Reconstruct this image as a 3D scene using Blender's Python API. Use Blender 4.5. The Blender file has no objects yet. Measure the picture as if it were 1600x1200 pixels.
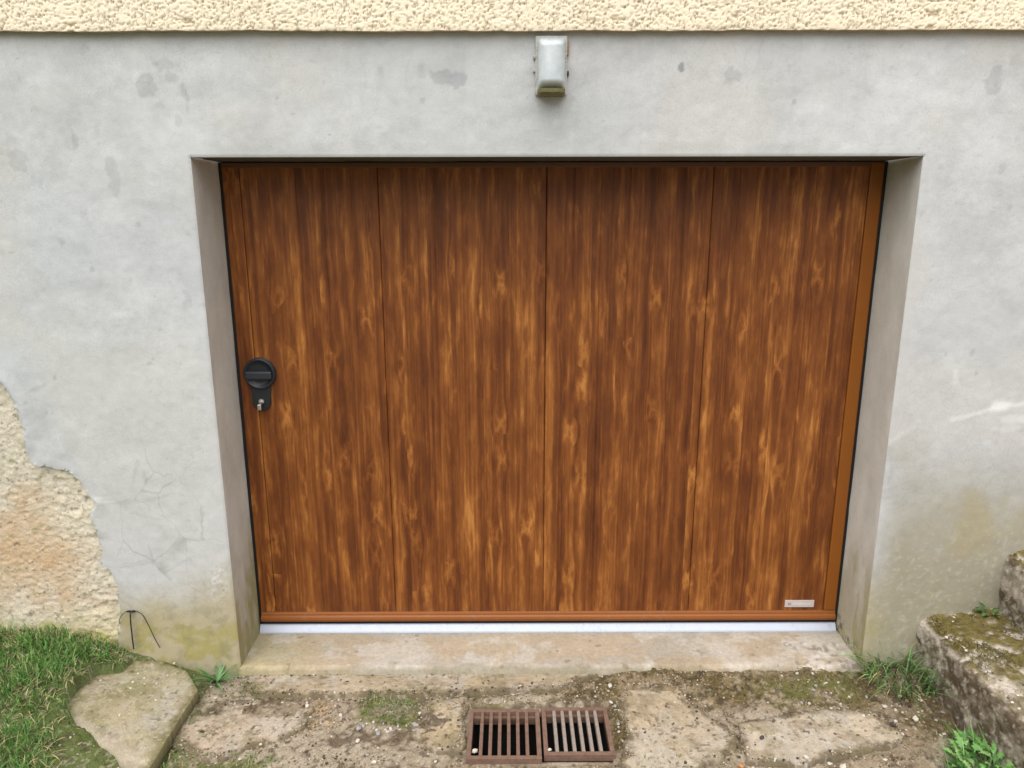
import bpy, math, random
import numpy as np
from mathutils import Matrix, Vector

random.seed(7)
rng = np.random.default_rng(11)
scene = bpy.context.scene
COL = scene.collection

# ------------------------------------------------------------------ camera
FPX, PITCH, YAW, ROLL = 1150.0, 0.2351, 0.0028, -0.0020
CAM = np.array([-0.164, -2.6185, 1.7913])
_f = np.array([math.sin(YAW)*math.cos(PITCH), math.cos(YAW)*math.cos(PITCH), -math.sin(PITCH)])
_r = np.array([math.cos(YAW), -math.sin(YAW), 0.0])
_u = np.cross(_r, _f)
AX_R = math.cos(ROLL)*_r + math.sin(ROLL)*_u
AX_U = -math.sin(ROLL)*_r + math.cos(ROLL)*_u
cam_data = bpy.data.cameras.new('camera')
cam_data.sensor_width = 36.0
cam_data.lens = 36.0*FPX/1600.0
cam_data.clip_start = 0.05
cam_data.clip_end = 500
cam = bpy.data.objects.new('camera', cam_data)
COL.objects.link(cam)
M = Matrix.Identity(4)
for i in range(3):
    M[i][0], M[i][1], M[i][2], M[i][3] = AX_R[i], AX_U[i], -_f[i], CAM[i]
cam.matrix_world = M
scene.camera = cam

# ------------------------------------------------------------------ light: bright overcast
SUN_EL, SUN_AZ = math.radians(68), math.radians(200)      # azimuth measured from +Y (the wall faces -Y)
world = bpy.data.worlds.new('World')
scene.world = world
world.use_nodes = True
wn = world.node_tree
wn.nodes.clear()
sky = wn.nodes.new('ShaderNodeTexSky')
sky.sky_type = 'NISHITA'
sky.sun_disc = False
sky.sun_elevation = SUN_EL
sky.sun_rotation = SUN_AZ
sky.dust_density = 4.0
sky.air_density = 1.0
hsv = wn.nodes.new('ShaderNodeHueSaturation')
hsv.inputs['Saturation'].default_value = 0.25              # cloud cover: a nearly white sky
bg = wn.nodes.new('ShaderNodeBackground')
bg.inputs['Strength'].default_value = 0.055
wo = wn.nodes.new('ShaderNodeOutputWorld')
wn.links.new(sky.outputs[0], hsv.inputs['Color'])
wn.links.new(hsv.outputs[0], bg.inputs[0])
wn.links.new(bg.outputs[0], wo.inputs[0])

sun_data = bpy.data.lights.new('sun', 'SUN')
sun_data.energy = 1.5
sun_data.angle = math.radians(100)
sun_data.color = (1.0, 0.985, 0.96)
sun = bpy.data.objects.new('sun', sun_data)
COL.objects.link(sun)
to_sun = Vector((math.sin(SUN_AZ)*math.cos(SUN_EL), math.cos(SUN_AZ)*math.cos(SUN_EL), math.sin(SUN_EL)))
sun.rotation_euler = to_sun.to_track_quat('Z', 'Y').to_euler()
sun.location = to_sun*20

vs = scene.view_settings
vs.view_transform = 'Standard'
vs.look = 'None'
vs.gamma = 1.0
vs.use_curve_mapping = False
vs.exposure = 1.66

# ------------------------------------------------------------------ photo measurements -> metres
def ray(px, py):
    return _f + AX_R*((px-800)/FPX) - AX_U*((py-600)/FPX)
def on_wall(px, py, y=0.0):                 # point of a plane parallel to the wall
    d = ray(px, py); return CAM + d*((y-CAM[1])/d[1])
def on_ground(px, py, z=-0.04):
    d = ray(px, py); return CAM + d*((z-CAM[2])/d[2])
def wall_poly(pts, y=0.0):
    return np.array([on_wall(*p, y=y)[[0, 2]] for p in pts])
def ground_poly(pts, z=-0.04):
    return np.array([on_ground(*p, z=z)[:2] for p in pts])

# ------------------------------------------------------------------ numpy noise
_perm = np.random.default_rng(5).permutation(4096)
_val = np.random.default_rng(6).random(4096)
def vnoise(x, y, seed=0):
    x = np.asarray(x, float); y = np.asarray(y, float)
    xi = np.floor(x).astype(np.int64); yi = np.floor(y).astype(np.int64)
    fx = x-xi; fy = y-yi
    fx = fx*fx*fx*(fx*(fx*6-15)+10); fy = fy*fy*fy*(fy*(fy*6-15)+10)
    def h(a, b):
        return _val[_perm[(_perm[(a+seed*57) & 4095]+b*1+seed*131) & 4095]]
    a = h(xi, yi); b = h(xi+1, yi); c = h(xi, yi+1); d = h(xi+1, yi+1)
    return (a*(1-fx)+b*fx)*(1-fy)+(c*(1-fx)+d*fx)*fy
def fbm(x, y, s=1.0, o=4, seed=0, gain=0.5):
    t = 0; a = 1.0; n = 0
    for k in range(o):
        t = t+a*vnoise(x*s+k*17.3, y*s-k*9.1, seed+k); n += a; a *= gain; s = s*2.03
    return t/n
def sstep(a, b, t):
    t = np.clip((t-a)/(b-a), 0, 1); return t*t*(3-2*t)
def in_poly(x, y, P):
    r = np.zeros(np.shape(x), bool); n = len(P)
    for i in range(n):
        x0, y0 = P[i]; x1, y1 = P[(i+1) % n]
        if y0 == y1: continue
        c = ((y0 > y) != (y1 > y)) & (x < (x1-x0)*(y-y0)/(y1-y0)+x0)
        r ^= c
    return r
def poly_dist(x, y, P, closed=True):
    d = np.full(np.shape(x), 1e9); cx = np.zeros(np.shape(x)); cy = np.zeros(np.shape(x))
    n = len(P)
    for i in range(n if closed else n-1):
        ax, ay = P[i]; bx, by = P[(i+1) % n]
        ex, ey = bx-ax, by-ay
        t = np.clip(((x-ax)*ex+(y-ay)*ey)/max(ex*ex+ey*ey, 1e-12), 0, 1)
        qx = ax+t*ex; qy = ay+t*ey
        dd = np.hypot(x-qx, y-qy); m = dd < d
        d = np.where(m, dd, d); cx = np.where(m, qx, cx); cy = np.where(m, qy, cy)
    return d, cx, cy
def soft_poly(x, y, P, w):                  # 1 inside, 0 outside, soft over +-w
    d, _, _ = poly_dist(x, y, P)
    return sstep(-w, w, np.where(in_poly(x, y, P), d, -d))
def mixc(c, col, m):
    return c*(1-m[..., None])+np.array(col)*m[..., None]

# ------------------------------------------------------------------ mesh helpers
def mesh_np(name, V, Q, mat=None, paint=None, smooth=True):
    """V (n,3), Q (m,4) or (m,3) or a list of those"""
    me = bpy.data.meshes.new(name)
    Qs = Q if isinstance(Q, list) else [Q]
    V = np.asarray(V, np.float32)
    me.vertices.add(len(V)); me.vertices.foreach_set('co', V.ravel())
    nl = sum(q.size for q in Qs); npoly = sum(len(q) for q in Qs)
    me.loops.add(nl); me.polygons.add(npoly)
    me.loops.foreach_set('vertex_index', np.concatenate([q.ravel() for q in Qs]).astype(np.int32))
    tot = np.concatenate([np.full(len(q), q.shape[1]) for q in Qs]).astype(np.int32)
    st = np.concatenate([[0], np.cumsum(tot)[:-1]]).astype(np.int32)
    me.polygons.foreach_set('loop_start', st)
    me.polygons.foreach_set('loop_total', tot)
    me.polygons.foreach_set('use_smooth', np.full(npoly, smooth))
    me.update(calc_edges=True)
    if paint is not None:
        a = me.attributes.new('paint', 'FLOAT_COLOR', 'POINT')
        c = np.ones((len(V), 4), np.float32); c[:, :paint.shape[1]] = np.clip(paint, 0, 1)
        a.data.foreach_set('color', c.ravel())
    if mat: me.materials.append(mat)
    return me
def world_loc(o):
    t = Vector((0, 0, 0))
    while o: t = t+o.location; o = o.parent
    return t
def link(name, me, parent=None, at=None):
    """mesh given in world coordinates; 'at' = where its origin goes"""
    o = bpy.data.objects.new(name, me); COL.objects.link(o)
    at = Vector(at) if at is not None else (world_loc(parent) if parent else Vector((0, 0, 0)))
    if at.length > 0: me.transform(Matrix.Translation(-at))
    if parent:
        o.parent = parent; o.location = at-world_loc(parent)
    else:
        o.location = at
    return o
def tag(o, label=None, cat=None, group=None, kind=None):
    if label: o['label'] = label
    if cat: o['category'] = cat
    if group: o['group'] = group
    if kind: o['kind'] = kind
    return o
def thing(name, loc, label, cat, group=None):
    o = bpy.data.objects.new(name, None); COL.objects.link(o)
    o.location = loc; o.empty_display_size = 0.1
    return tag(o, label, cat, group, 'thing')
def grid_faces(nx, nz, keep=None):
    idx = np.arange(nx*nz).reshape(nz, nx)
    q = np.stack([idx[:-1, :-1], idx[:-1, 1:], idx[1:, 1:], idx[1:, :-1]], -1)
    return q[keep] if keep is not None else q.reshape(-1, 4)

class MB:                                    # collects simple shapes into one mesh
    def __init__(s): s.v = []; s.f = []
    def add(s, V, F):
        n = len(s.v); s.v += [tuple(map(float, p)) for p in V]; s.f += [tuple(i+n for i in f) for f in F]
    def box(s, x0, x1, y0, y1, z0, z1, b=0.0):
        """box with chamfered edges b"""
        if b <= 0:
            V = [(x, y, z) for z in (z0, z1) for y in (y0, y1) for x in (x0, x1)]
            s.add(V, [(0, 2, 3, 1), (4, 5, 7, 6), (0, 1, 5, 4), (2, 6, 7, 3), (0, 4, 6, 2), (1, 3, 7, 5)]); return s
        import bmesh
        bm = bmesh.new(); bmesh.ops.create_cube(bm, size=1)
        for v in bm.verts: v.co = Vector(((x0+x1)/2+v.co.x*(x1-x0), (y0+y1)/2+v.co.y*(y1-y0), (z0+z1)/2+v.co.z*(z1-z0)))
        bmesh.ops.bevel(bm, geom=bm.edges[:], offset=b, segments=2, affect='EDGES', profile=0.6)
        bm.verts.ensure_lookup_table(); bm.verts.index_update()
        s.add([v.co for v in bm.verts], [[v.index for v in f.verts] for f in bm.faces]); bm.free(); return s
    def extrude_y(s, P, y0, y1, b=0.0):
        """outline P in x,z (counter-clockwise seen from -y) from front y0 to back y1, front edge chamfered b"""
        P = np.array(P); n = len(P); c = P.mean(0)
        d = P-c; L = np.linalg.norm(d, axis=1, keepdims=True)
        inner = c+d*(1-b/np.maximum(L, 1e-6))
        V = [(p[0], y0, p[1]) for p in inner]+[(p[0], y0+b*.7, p[1]) for p in P]+[(p[0], y1, p[1]) for p in P]
        F = [tuple(range(n))]
        for r in (0, n):
            F += [(r+i, r+n+i, r+n+(i+1) % n, r+(i+1) % n) for i in range(n)]
        F.append(tuple(range(3*n-1, 2*n-1, -1)))
        s.add(V, F); return s
    def tube(s, pts, r, n=8, cap=True):
        pts = [Vector(p) for p in pts]; rs = r if hasattr(r, '__len__') else [r]*len(pts)
        V = []; up = None
        for i, p in enumerate(pts):
            t = (pts[min(i+1, len(pts)-1)]-pts[max(i-1, 0)]).normalized()
            if up is None: up = t.orthogonal().normalized()
            up = (up-t*up.dot(t)).normalized(); w = t.cross(up)
            for k in range(n):
                a = 2*math.pi*k/n; V.append(p+(up*math.cos(a)+w*math.sin(a))*rs[i])
        F = [(i*n+k, i*n+(k+1) % n, (i+1)*n+(k+1) % n, (i+1)*n+k) for i in range(len(pts)-1) for k in range(n)]
        if cap: F += [tuple(range(n-1, -1, -1)), tuple((len(pts)-1)*n+k for k in range(n))]
        s.add(V, F); return s
    def mesh(s, name, mat, smooth=False):
        me = bpy.data.meshes.new(name); me.from_pydata(s.v, [], s.f); me.update()
        me.materials.append(mat)
        if smooth:
            for p in me.polygons: p.use_smooth = True
        return me
    def build(s, name, mat, parent=None, at=None, smooth=False):
        return link(name, s.mesh(name, mat, smooth), parent, at)

# ------------------------------------------------------------------ materials
class NT:
    def __init__(s, name, rough=0.9, metal=0.0, spec=0.3):
        s.m = bpy.data.materials.new(name); s.m.use_nodes = True
        s.t = s.m.node_tree; s.b = s.t.nodes['Principled BSDF']
        s.b.inputs['Roughness'].default_value = rough
        s.b.inputs['Metallic'].default_value = metal
        s.b.inputs['Specular IOR Level'].default_value = spec
        s.pos = s.n('ShaderNodeTexCoord').outputs['Object']
    def n(s, t, **kw):
        o = s.t.nodes.new(t)
        for k, v in kw.items(): setattr(o, k, v)
        return o
    def l(s, a, b): s.t.links.new(a, b)
    def put(s, i, v):
        if hasattr(v, 'is_linked') or hasattr(v, 'links'): s.l(v, i)
        else: i.default_value = v
    def math(s, op, a, b=None, c=None, clamp=False):
        o = s.n('ShaderNodeMath', operation=op); o.use_clamp = clamp
        s.put(o.inputs[0], a)
        if b is not None: s.put(o.inputs[1], b)
        if c is not None: s.put(o.inputs[2], c)
        return o.outputs[0]
    def scale(s, v, xyz, off=(0, 0, 0)):
        o = s.n('ShaderNodeMapping'); s.l(v, o.inputs[0]); o.inputs['Scale'].default_value = xyz
        o.inputs['Location'].default_value = off; return o.outputs[0]
    def noise(s, v, sc=1.0, det=4, rough=0.55, dist=0.0):
        o = s.n('ShaderNodeTexNoise'); s.l(v, o.inputs['Vector'])
        o.inputs['Scale'].default_value = sc; o.inputs['Detail'].default_value = det
        o.inputs['Roughness'].default_value = rough; o.inputs['Distortion'].default_value = dist
        return o.outputs['Fac']
    def voro(s, v, sc, feature='F1', out='Distance'):
        o = s.n('ShaderNodeTexVoronoi', feature=feature); s.l(v, o.inputs['Vector']); o.inputs['Scale'].default_value = sc
        return o.outputs[out]
    def ramp(s, v, stops, interp='LINEAR'):
        o = s.n('ShaderNodeValToRGB'); s.l(v, o.inputs[0]); e = o.color_ramp.elements; o.color_ramp.interpolation = interp
        while len(e) < len(stops): e.new(0.5)
        for k, (p, c) in enumerate(stops):
            e[k].position = p; e[k].color = (c, c, c, 1) if isinstance(c, (int, float)) else (*c, 1)
        return o.outputs[0]
    def mix(s, f, a, b, mode='MIX'):
        o = s.n('ShaderNodeMix', data_type='RGBA', blend_type=mode); s.put(o.inputs[0], f)
        for i, v in ((6, a), (7, b)):
            if isinstance(v, tuple): o.inputs[i].default_value = (*v, 1)
            else: s.l(v, o.inputs[i])
        return o.outputs[2]
    def color(s, c):
        if isinstance(c, tuple): s.b.inputs['Base Color'].default_value = (*c, 1)
        else: s.l(c, s.b.inputs['Base Color'])
        return s
    def bump(s, h, dist, strength=1.0):
        o = s.n('ShaderNodeBump'); o.inputs['Distance'].default_value = dist; o.inputs['Strength'].default_value = strength
        s.l(h, o.inputs['Height']); s.l(o.outputs[0], s.b.inputs['Normal']); return s

def mat_paint(name, rough=0.92, fine=60, amt=0.12, bump=0.002, bscale=90, speck=0.0, speck_scale=220, spec=0.2, cracks=False):
    """colour comes from the mesh's own 'paint' colours (dirt, moss, stains); the nodes add grain and fine relief"""
    n = NT(name, rough, spec=spec)
    a = n.n('ShaderNodeAttribute', attribute_name='paint').outputs['Color']
    f = n.noise(n.pos, fine, 5, 0.65)
    c = n.mix(1.0, a, n.ramp(f, [(0.25, 1-amt), (0.75, 1+amt)]), 'MULTIPLY')
    if speck:
        v = n.noise(n.pos, speck_scale, 2, 0.5)
        c = n.mix(1.0, c, n.ramp(v, [(0.30, 1-speck), (0.45, 1.0), (0.6, 1.0), (0.75, 1+speck)]), 'MULTIPLY')
    if cracks:                               # hairline crazing where the paint's alpha says so
        at = n.t.nodes[-1]
        alpha = n.n('ShaderNodeAttribute', attribute_name='paint').outputs['Alpha']
        wv = n.n('ShaderNodeVectorMath', operation='ADD'); n.l(n.pos, wv.inputs[0])
        nv = n.n('ShaderNodeTexNoise'); n.l(n.pos, nv.inputs['Vector']); nv.inputs['Scale'].default_value = 9; nv.inputs['Detail'].default_value = 3
        sv = n.n('ShaderNodeVectorMath', operation='SCALE'); n.l(nv.outputs['Color'], sv.inputs[0]); sv.inputs['Scale'].default_value = 0.11
        n.l(sv.outputs[0], wv.inputs[1])
        fl = n.scale(wv.outputs[0], (1, 0.0, 1))
        v1 = n.voro(fl, 5.2, 'DISTANCE_TO_EDGE')
        ln = n.ramp(v1, [(0.0, 1.0), (0.016, 0.0)])
        br = n.ramp(n.noise(n.pos, 4.5, 3, 0.6), [(0.42, 0.0), (0.55, 1.0)])
        k_ = n.math('MULTIPLY', n.math('MULTIPLY', ln, n.math('SUBTRACT', 1.0, alpha)), n.math('MULTIPLY', br, 0.36))
        c = n.mix(k_, c, (0.17, 0.165, 0.15))
    n.color(c)
    h = n.noise(n.pos, bscale, 6, 0.65)
    n.bump(h, bump)
    return n.m

def mat_plain(name, col, rough=0.6, metal=0.0, spec=0.4, var=0.12, sc=30, bump=0.0, bsc=150, dirt=0.0):
    n = NT(name, rough, metal, spec)
    f = n.noise(n.pos, sc, 5, 0.6)
    c = n.mix(f, tuple(x*(1-var) for x in col), tuple(min(1, x*(1+var)) for x in col))
    if dirt:                                 # dried splashes and dust
        d_ = n.ramp(n.noise(n.pos, 55, 6, 0.7), [(0.52, 0.0), (0.66, 1.0)])
        e_ = n.ramp(n.noise(n.pos, 7, 3, 0.6), [(0.40, 0.0), (0.62, 1.0)])
        m_ = n.math('MULTIPLY', n.math('MULTIPLY', d_, e_), dirt)
        c = n.mix(m_, c, (0.20, 0.155, 0.10))
    n.color(c)
    if bump: n.bump(n.noise(n.pos, bsc, 4, 0.6), bump)
    return n.m

M_cement = mat_paint('grey_cement_render', 0.93, 30, 0.055, 0.0007, 120, 0.09, 240, cracks=True)
M_oldrender = mat_paint('old_beige_render', 0.95, 120, 0.14, 0.003, 130, 0.22, 260)
M_roughcast = mat_paint('cream_roughcast', 0.9, 80, 0.06, 0.0015, 160, 0.05, 300)
M_sill = mat_paint('sill_concrete', 0.93, 60, 0.18, 0.0016, 160, 0.22, 300)
M_ground = mat_paint('earth', 0.98, 110, 0.30, 0.004, 150, 0.35, 300, spec=0.1)
M_slab = mat_paint('worn_concrete', 0.95, 60, 0.18, 0.0028, 130, 0.28, 300)
M_step = mat_paint('mossy_concrete', 0.97, 90, 0.28, 0.004, 130, 0.35, 260, spec=0.1)

def mat_wood():
    n = NT('walnut_wood_foil', 0.45, spec=0.22)
    P = n.n('ShaderNodeNewGeometry').outputs['Position']
    s = n.n('ShaderNodeSeparateXYZ'); n.l(P, s.inputs[0])
    x, z = s.outputs[0], s.outputs[2]
    # boards of the printed foil: every 105 mm the print starts somewhere else
    k = n.math('FLOOR', n.math('DIVIDE', n.math('ADD', x, 3.0), 0.105))
    off = n.math('MULTIPLY', n.math('FRACT', n.math('MULTIPLY', n.math('SINE', n.math('MULTIPLY', k, 12.9898)), 437.585)), 7.0)
    cb = n.n('ShaderNodeCombineXYZ'); n.l(x, cb.inputs[0]); n.l(n.math('MULTIPLY', off, 0.35), cb.inputs[1]); n.l(n.math('ADD', z, off), cb.inputs[2])
    V = cb.outputs[0]
    # knots: around some cell centres the fibres bend and a pale cross of figure shows
    kv = n.scale(V, (6.2, 0.0, 2.7))
    vo = n.n('ShaderNodeTexVoronoi', feature='F1'); n.l(kv, vo.inputs['Vector']); vo.inputs['Scale'].default_value = 1.0; vo.inputs['Randomness'].default_value = 0.85
    df = n.n('ShaderNodeVectorMath', operation='SUBTRACT'); n.l(kv, df.inputs[0]); n.l(vo.outputs['Position'], df.inputs[1])
    ds = n.n('ShaderNodeSeparateXYZ'); n.l(df.outputs[0], ds.inputs[0])
    rc = n.n('ShaderNodeSeparateColor'); n.l(vo.outputs['Color'], rc.inputs[0])
    rnd = rc.outputs[0]
    dx = n.math('MULTIPLY', ds.outputs[0], 1.0); dz = ds.outputs[2]
    adx = n.math('ABSOLUTE', dx); adz = n.math('ABSOLUTE', dz)
    r2 = n.math('ADD', n.math('MULTIPLY', n.math('MULTIPLY', dx, dx), 26.0), n.math('MULTIPLY', n.math('MULTIPLY', dz, dz), 22.0))
    fall = n.math('EXPONENT', n.math('MULTIPLY', r2, -1.0))
    has = n.math('GREATER_THAN', rnd, 0.42)
    fall = n.math('MULTIPLY', fall, has)
    jit = n.math('MULTIPLY', n.math('SUBTRACT', n.noise(n.scale(V, (30, 1, 16)), 1, 4, 0.65), 0.5), 0.50)
    cross = n.math('ABSOLUTE', n.math('SUBTRACT', n.math('ADD', adx, jit), n.math('MULTIPLY_ADD', adz, 0.85, 0.03)))
    cross = n.math('SUBTRACT', 1.0, n.math('MULTIPLY', cross, 8.0), None, True)
    cross = n.math('MULTIPLY', n.math('MAXIMUM', cross, 0.0), fall)
    wob = n.math('SUBTRACT', n.noise(n.scale(V, (7, 1, 3)), 1, 2, 0.5), 0.5)
    bend = n.math('MULTIPLY', n.math('MULTIPLY', dx, fall), -0.16)
    cb2 = n.n('ShaderNodeCombineXYZ')
    n.l(n.math('ADD', n.math('ADD', x, n.math('MULTIPLY', wob, 0.010)), bend), cb2.inputs[0])
    n.l(n.math('MULTIPLY', off, 0.35), cb2.inputs[1]); n.l(n.math('ADD', z, off), cb2.inputs[2])
    W = cb2.outputs[0]
    band = n.noise(n.scale(W, (26, 1, 0.55)), 1, 2, 0.5)
    lines = n.noise(n.scale(W, (120, 1, 0.7)), 1, 2, 0.5)
    cloud = n.noise(n.scale(V, (11, 1, 4.2)), 1, 4, 0.6)
    fleck = n.noise(n.scale(W, (46, 1, 6.5)), 1, 4, 0.62, 0.5)
    fibre = n.noise(n.scale(W, (300, 1, 4)), 1, 3, 0.6)
    def cen(v, k): return n.math('MULTIPLY', n.math('SUBTRACT', v, 0.5), k)
    g = n.math('ADD', cen(band, 1.05), cen(lines, 0.58))
    g = n.math('ADD', g, cen(cloud, 0.95))
    gold = n.math('MULTIPLY', n.math('MAXIMUM', n.math('SUBTRACT', fleck, 0.50), 0.0), n.math('MULTIPLY_ADD', cloud, 3.2, -0.75))
    g = n.math('ADD', g, n.math('MAXIMUM', gold, 0.0))
    g = n.math('ADD', g, cen(fleck, 0.45))
    g = n.math('ADD', g, cen(fibre, 0.20))
    g = n.math('ADD', g, n.math('MULTIPLY', cross, 0.45))
    g = n.math('ADD', g, n.math('MULTIPLY', fall, -0.10))
    g = n.math('MULTIPLY_ADD', g, 0.86, 0.51)
    c = n.ramp(g, [(0.10, (0.064, 0.0185, 0.0060)), (0.38, (0.119, 0.0355, 0.0095)), (0.58, (0.176, 0.0560, 0.0135)), (0.80, (0.282, 0.104, 0.024)), (1.0, (0.40, 0.165, 0.042))])
    o = n.n('ShaderNodeMath', operation='SUBTRACT'); 
    n.color(c)
    n.bump(fibre, 0.0003)
    return n.m
M_wood = mat_wood()
M_stile = mat_plain('smooth_brown_aluminium', (0.215, 0.070, 0.0105), 0.42, 0.0, 0.22, 0.10, 6)
M_rail = mat_plain('smooth_brown_rail', (0.22, 0.070, 0.014), 0.40, 0.0, 0.28, 0.10, 5, dirt=.35)
M_rubber = mat_plain('black_rubber', (0.008, 0.006, 0.006), 0.7)
M_black = mat_plain('black_plastic', (0.012, 0.014, 0.018), 0.45, 0, 0.45)
M_grip = mat_plain('dark_grey_plastic', (0.022, 0.026, 0.034), 0.4, 0, 0.5)
M_steel = mat_plain('steel', (0.62, 0.60, 0.57), 0.35, 1.0)
M_alu = mat_plain('pale_aluminium', (0.47, 0.51, 0.59), 0.42, 0.15, 0.5, 0.05, dirt=.30)
M_plate = mat_plain('name_plate_metal', (0.56, 0.50, 0.48), 0.4, 0.3, 0.5)
M_plate2 = mat_plain('name_plate_print', (0.33, 0.28, 0.27), 0.5, 0.1, 0.4)

# ================================================================== SETTING
H, D = 1.9603, 0.2244                       # opening height, reveal depth
XL, XR = -1.25, 1.25                        # opening
JL, JR = -1.2525, 1.2535                    # jambs where they meet the door
CAST_Z = 2.352                              # lower edge of the cream roughcast

def ground_h(x, y):
    h = -0.0425+0.16*sstep(-1.22, -2.15, x)*sstep(-1.6, 0.0, y)+0.05*sstep(-1.3, -2.0, x)
    h = h+0.03*sstep(1.30, 1.5, x)*sstep(-0.35, 0.0, y)
    h = h+0.022*sstep(.15, .35, x)*sstep(1.6, 1.3, x)*sstep(-.16, -.03, y)
    h = h-0.02*sstep(-0.2, -0.9, y)
    return h

# outlines of the broken slabs: photo outline, height, colour, moss
SL = [([(372, 1052), (560, 1047), (760, 1044), (965, 1042), (905, 1064), (860, 1078), (640, 1085), (470, 1086), (395, 1084)], -.033, (0.285, 0.228, 0.152), .25),
      ([(295, 1098), (440, 1089), (492, 1106), (472, 1138), (402, 1166), (330, 1186), (268, 1164), (268, 1125)], -.040, (0.315, 0.25, 0.185), .25),
      ([(664, 1088), (732, 1086), (722, 1180), (668, 1166), (640, 1143), (650, 1124), (668, 1110)], -.040, (0.30, 0.235, 0.15), .3),
      ([(738, 1088), (862, 1082), (880, 1090), (850, 1100), (738, 1104)], -.040, (0.27, 0.22, 0.145), .45),
      ([(962, 1092), (985, 1074), (1058, 1068), (1078, 1096), (1112, 1120), (1150, 1144), (1146, 1172), (1098, 1200), (1060, 1240), (985, 1240), (972, 1190), (978, 1150)], -.036, (0.31, 0.25, 0.172), .25),
      ([(1150, 1128), (1230, 1116), (1300, 1106), (1366, 1110), (1412, 1146), (1402, 1164), (1330, 1176), (1250, 1194), (1170, 1190), (1160, 1160)], -.038, (0.35, 0.292, 0.215), .2)]
# ---- ground sheet
def axis(a0, a1, step, far, ratio=1.25):
    c = list(np.arange(a0, a1+1e-6, step)); d = step
    lo = a0; hi = a1; L = []; R = []
    while lo > -far: d *= ratio; lo -= d; L.append(lo)
    d = step
    while hi < far: d *= ratio; hi += d; R.append(hi)
    return np.array(L[::-1]+c+R)
gx = axis(-2.3, 2.1, 0.0065, 70)
d = 0.0065; ys = list(np.arange(-0.85, 0.0151, 0.0065)); lo = -0.85; low = []
while lo > -90: d *= 1.25; lo -= d; low.append(lo)
gy = np.array(low[::-1]+ys)
GX, GY = np.meshgrid(gx, gy)
hz = ground_h(GX, GY)
near = sstep(-3, -1.2, GY)*sstep(4, 2.5, np.abs(GX))
rough = (fbm(GX, GY, 9, 5, 3, 0.6)-0.5)
hz = hz+near*(rough*0.030+(fbm(GX, GY, 70, 2, 9)-0.5)*0.010)+(1-near)*(fbm(GX, GY, 0.5, 3, 4)-.5)*0.10*sstep(-1, -6, GY)
# open joints round the broken slabs
for pts_, zt_, _b, _m in SL:
    m_ = (np.abs(GX) < 1.8) & (GY > -.9)
    dj = np.full(GX.shape, 9.); dj[m_] = poly_dist(GX[m_], GY[m_], ground_poly(pts_, zt_))[0]
    hz = hz-.006*sstep(.016, .003, dj+.012*(fbm(GX, GY, 20, 2, 12)-.5))
# bed of the loose stone slab
STONE_Z = .022
STONE_P = ground_poly([(103, 1112), (126, 1085), (152, 1063), (190, 1057), (212, 1037), (250, 1035), (292, 1047), (309, 1072), (268, 1134), (228, 1197), (213, 1196), (205, 1186), (186, 1182), (176, 1168), (156, 1160), (142, 1146), (120, 1140)], STONE_Z)[::-1]
sc_ = STONE_P.mean(0)
splane = STONE_Z-.10*(GX-sc_[0])+.02*(GY-sc_[1])
hz = np.where(in_poly(GX, GY, STONE_P), np.minimum(hz, splane-.018), hz)
_e, _, _ = poly_dist(GX, GY, ground_poly([(312, 1070), (228, 1200)], -.02), False)
hz = hz-.022*sstep(.05, .012, _e)
# pit below the drain gratings
GR1 = (-0.318, -0.058, -0.475, -0.218); GR2 = (-0.050, 0.196, -0.455, -0.208)
pit = (GX > -0.305) & (GX < 0.185) & (GY > -0.465) & (GY < -0.222)
hz = np.where(pit, -0.30, hz)
rim, _, _ = poly_dist(GX, GY, np.array([(-0.318, -0.475), (0.198, -0.458), (0.198, -0.205), (-0.318, -0.215)]))
hz = np.where(~pit & (rim < 0.03), np.minimum(hz, -0.058), hz)
soil = (0.220, 0.172, 0.118)
gp = np.zeros(GX.shape+(3,))+np.array(soil)
n1 = fbm(GX, GY, 5, 5, 20, .6); n2 = fbm(GX, GY, 14, 4, 31, .6); n3 = fbm(GX, GY, 38, 3, 41, .6)
gp = mixc(gp, (0.325, 0.275, 0.208), sstep(.44, .64, n1)*.8)          # dusty pale earth
gp = mixc(gp, (0.085, 0.060, 0.036), sstep(.53, .68, n2)*.8)        # damp dark earth
def zone(pts, w, z=-0.05): return soft_poly(GX, GY, ground_poly(pts, z), w)
mz = np.clip(zone([(930, 1060), (985, 1035), (1110, 1040), (1150, 1095), (1060, 1105), (1010, 1075), (930, 1090)], .05)
     + zone([(1060, 1045), (1330, 1035), (1400, 1090), (1370, 1118), (1200, 1110), (1080, 1095)], .06)*.9
     + zone([(870, 1068), (960, 1050), (980, 1090), (880, 1095)], .03) + zone([(955, 1100), (980, 1100), (984, 1165), (960, 1170)], .012)*1.2 + zone([(1395, 1100), (1480, 1080), (1500, 1150), (1420, 1165)], .04)*.7 + zone([(560, 1040), (640, 1040), (620, 1062), (580, 1062)], .02)*.8, 0, 1)
gp = mixc(gp, (0.115, 0.086, 0.038), mz*sstep(.40, .56, n2))
gp = mixc(gp, (0.20, 0.15, 0.082), mz*sstep(.58, .46, n2)*.6)
gp = mixc(gp, (0.055, 0.040, 0.024), mz*sstep(.56, .66, n3)*.8)
mg = np.clip(zone([(560, 1085), (640, 1082), (660, 1110), (640, 1140), (560, 1130)], .03)*.9
     + zone([(280, 1180), (420, 1175), (450, 1200), (270, 1230)], .04)*.7
     + zone([(1000, 1190), (1150, 1175), (1180, 1230), (960, 1230)], .04)*.6
     + zone([(1180, 1080), (1330, 1060), (1340, 1095), (1200, 1100)], .04)*.5, 0, 1)
gp = mixc(gp, (0.105, 0.120, 0.032), mg*sstep(.42, .58, n2))
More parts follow.
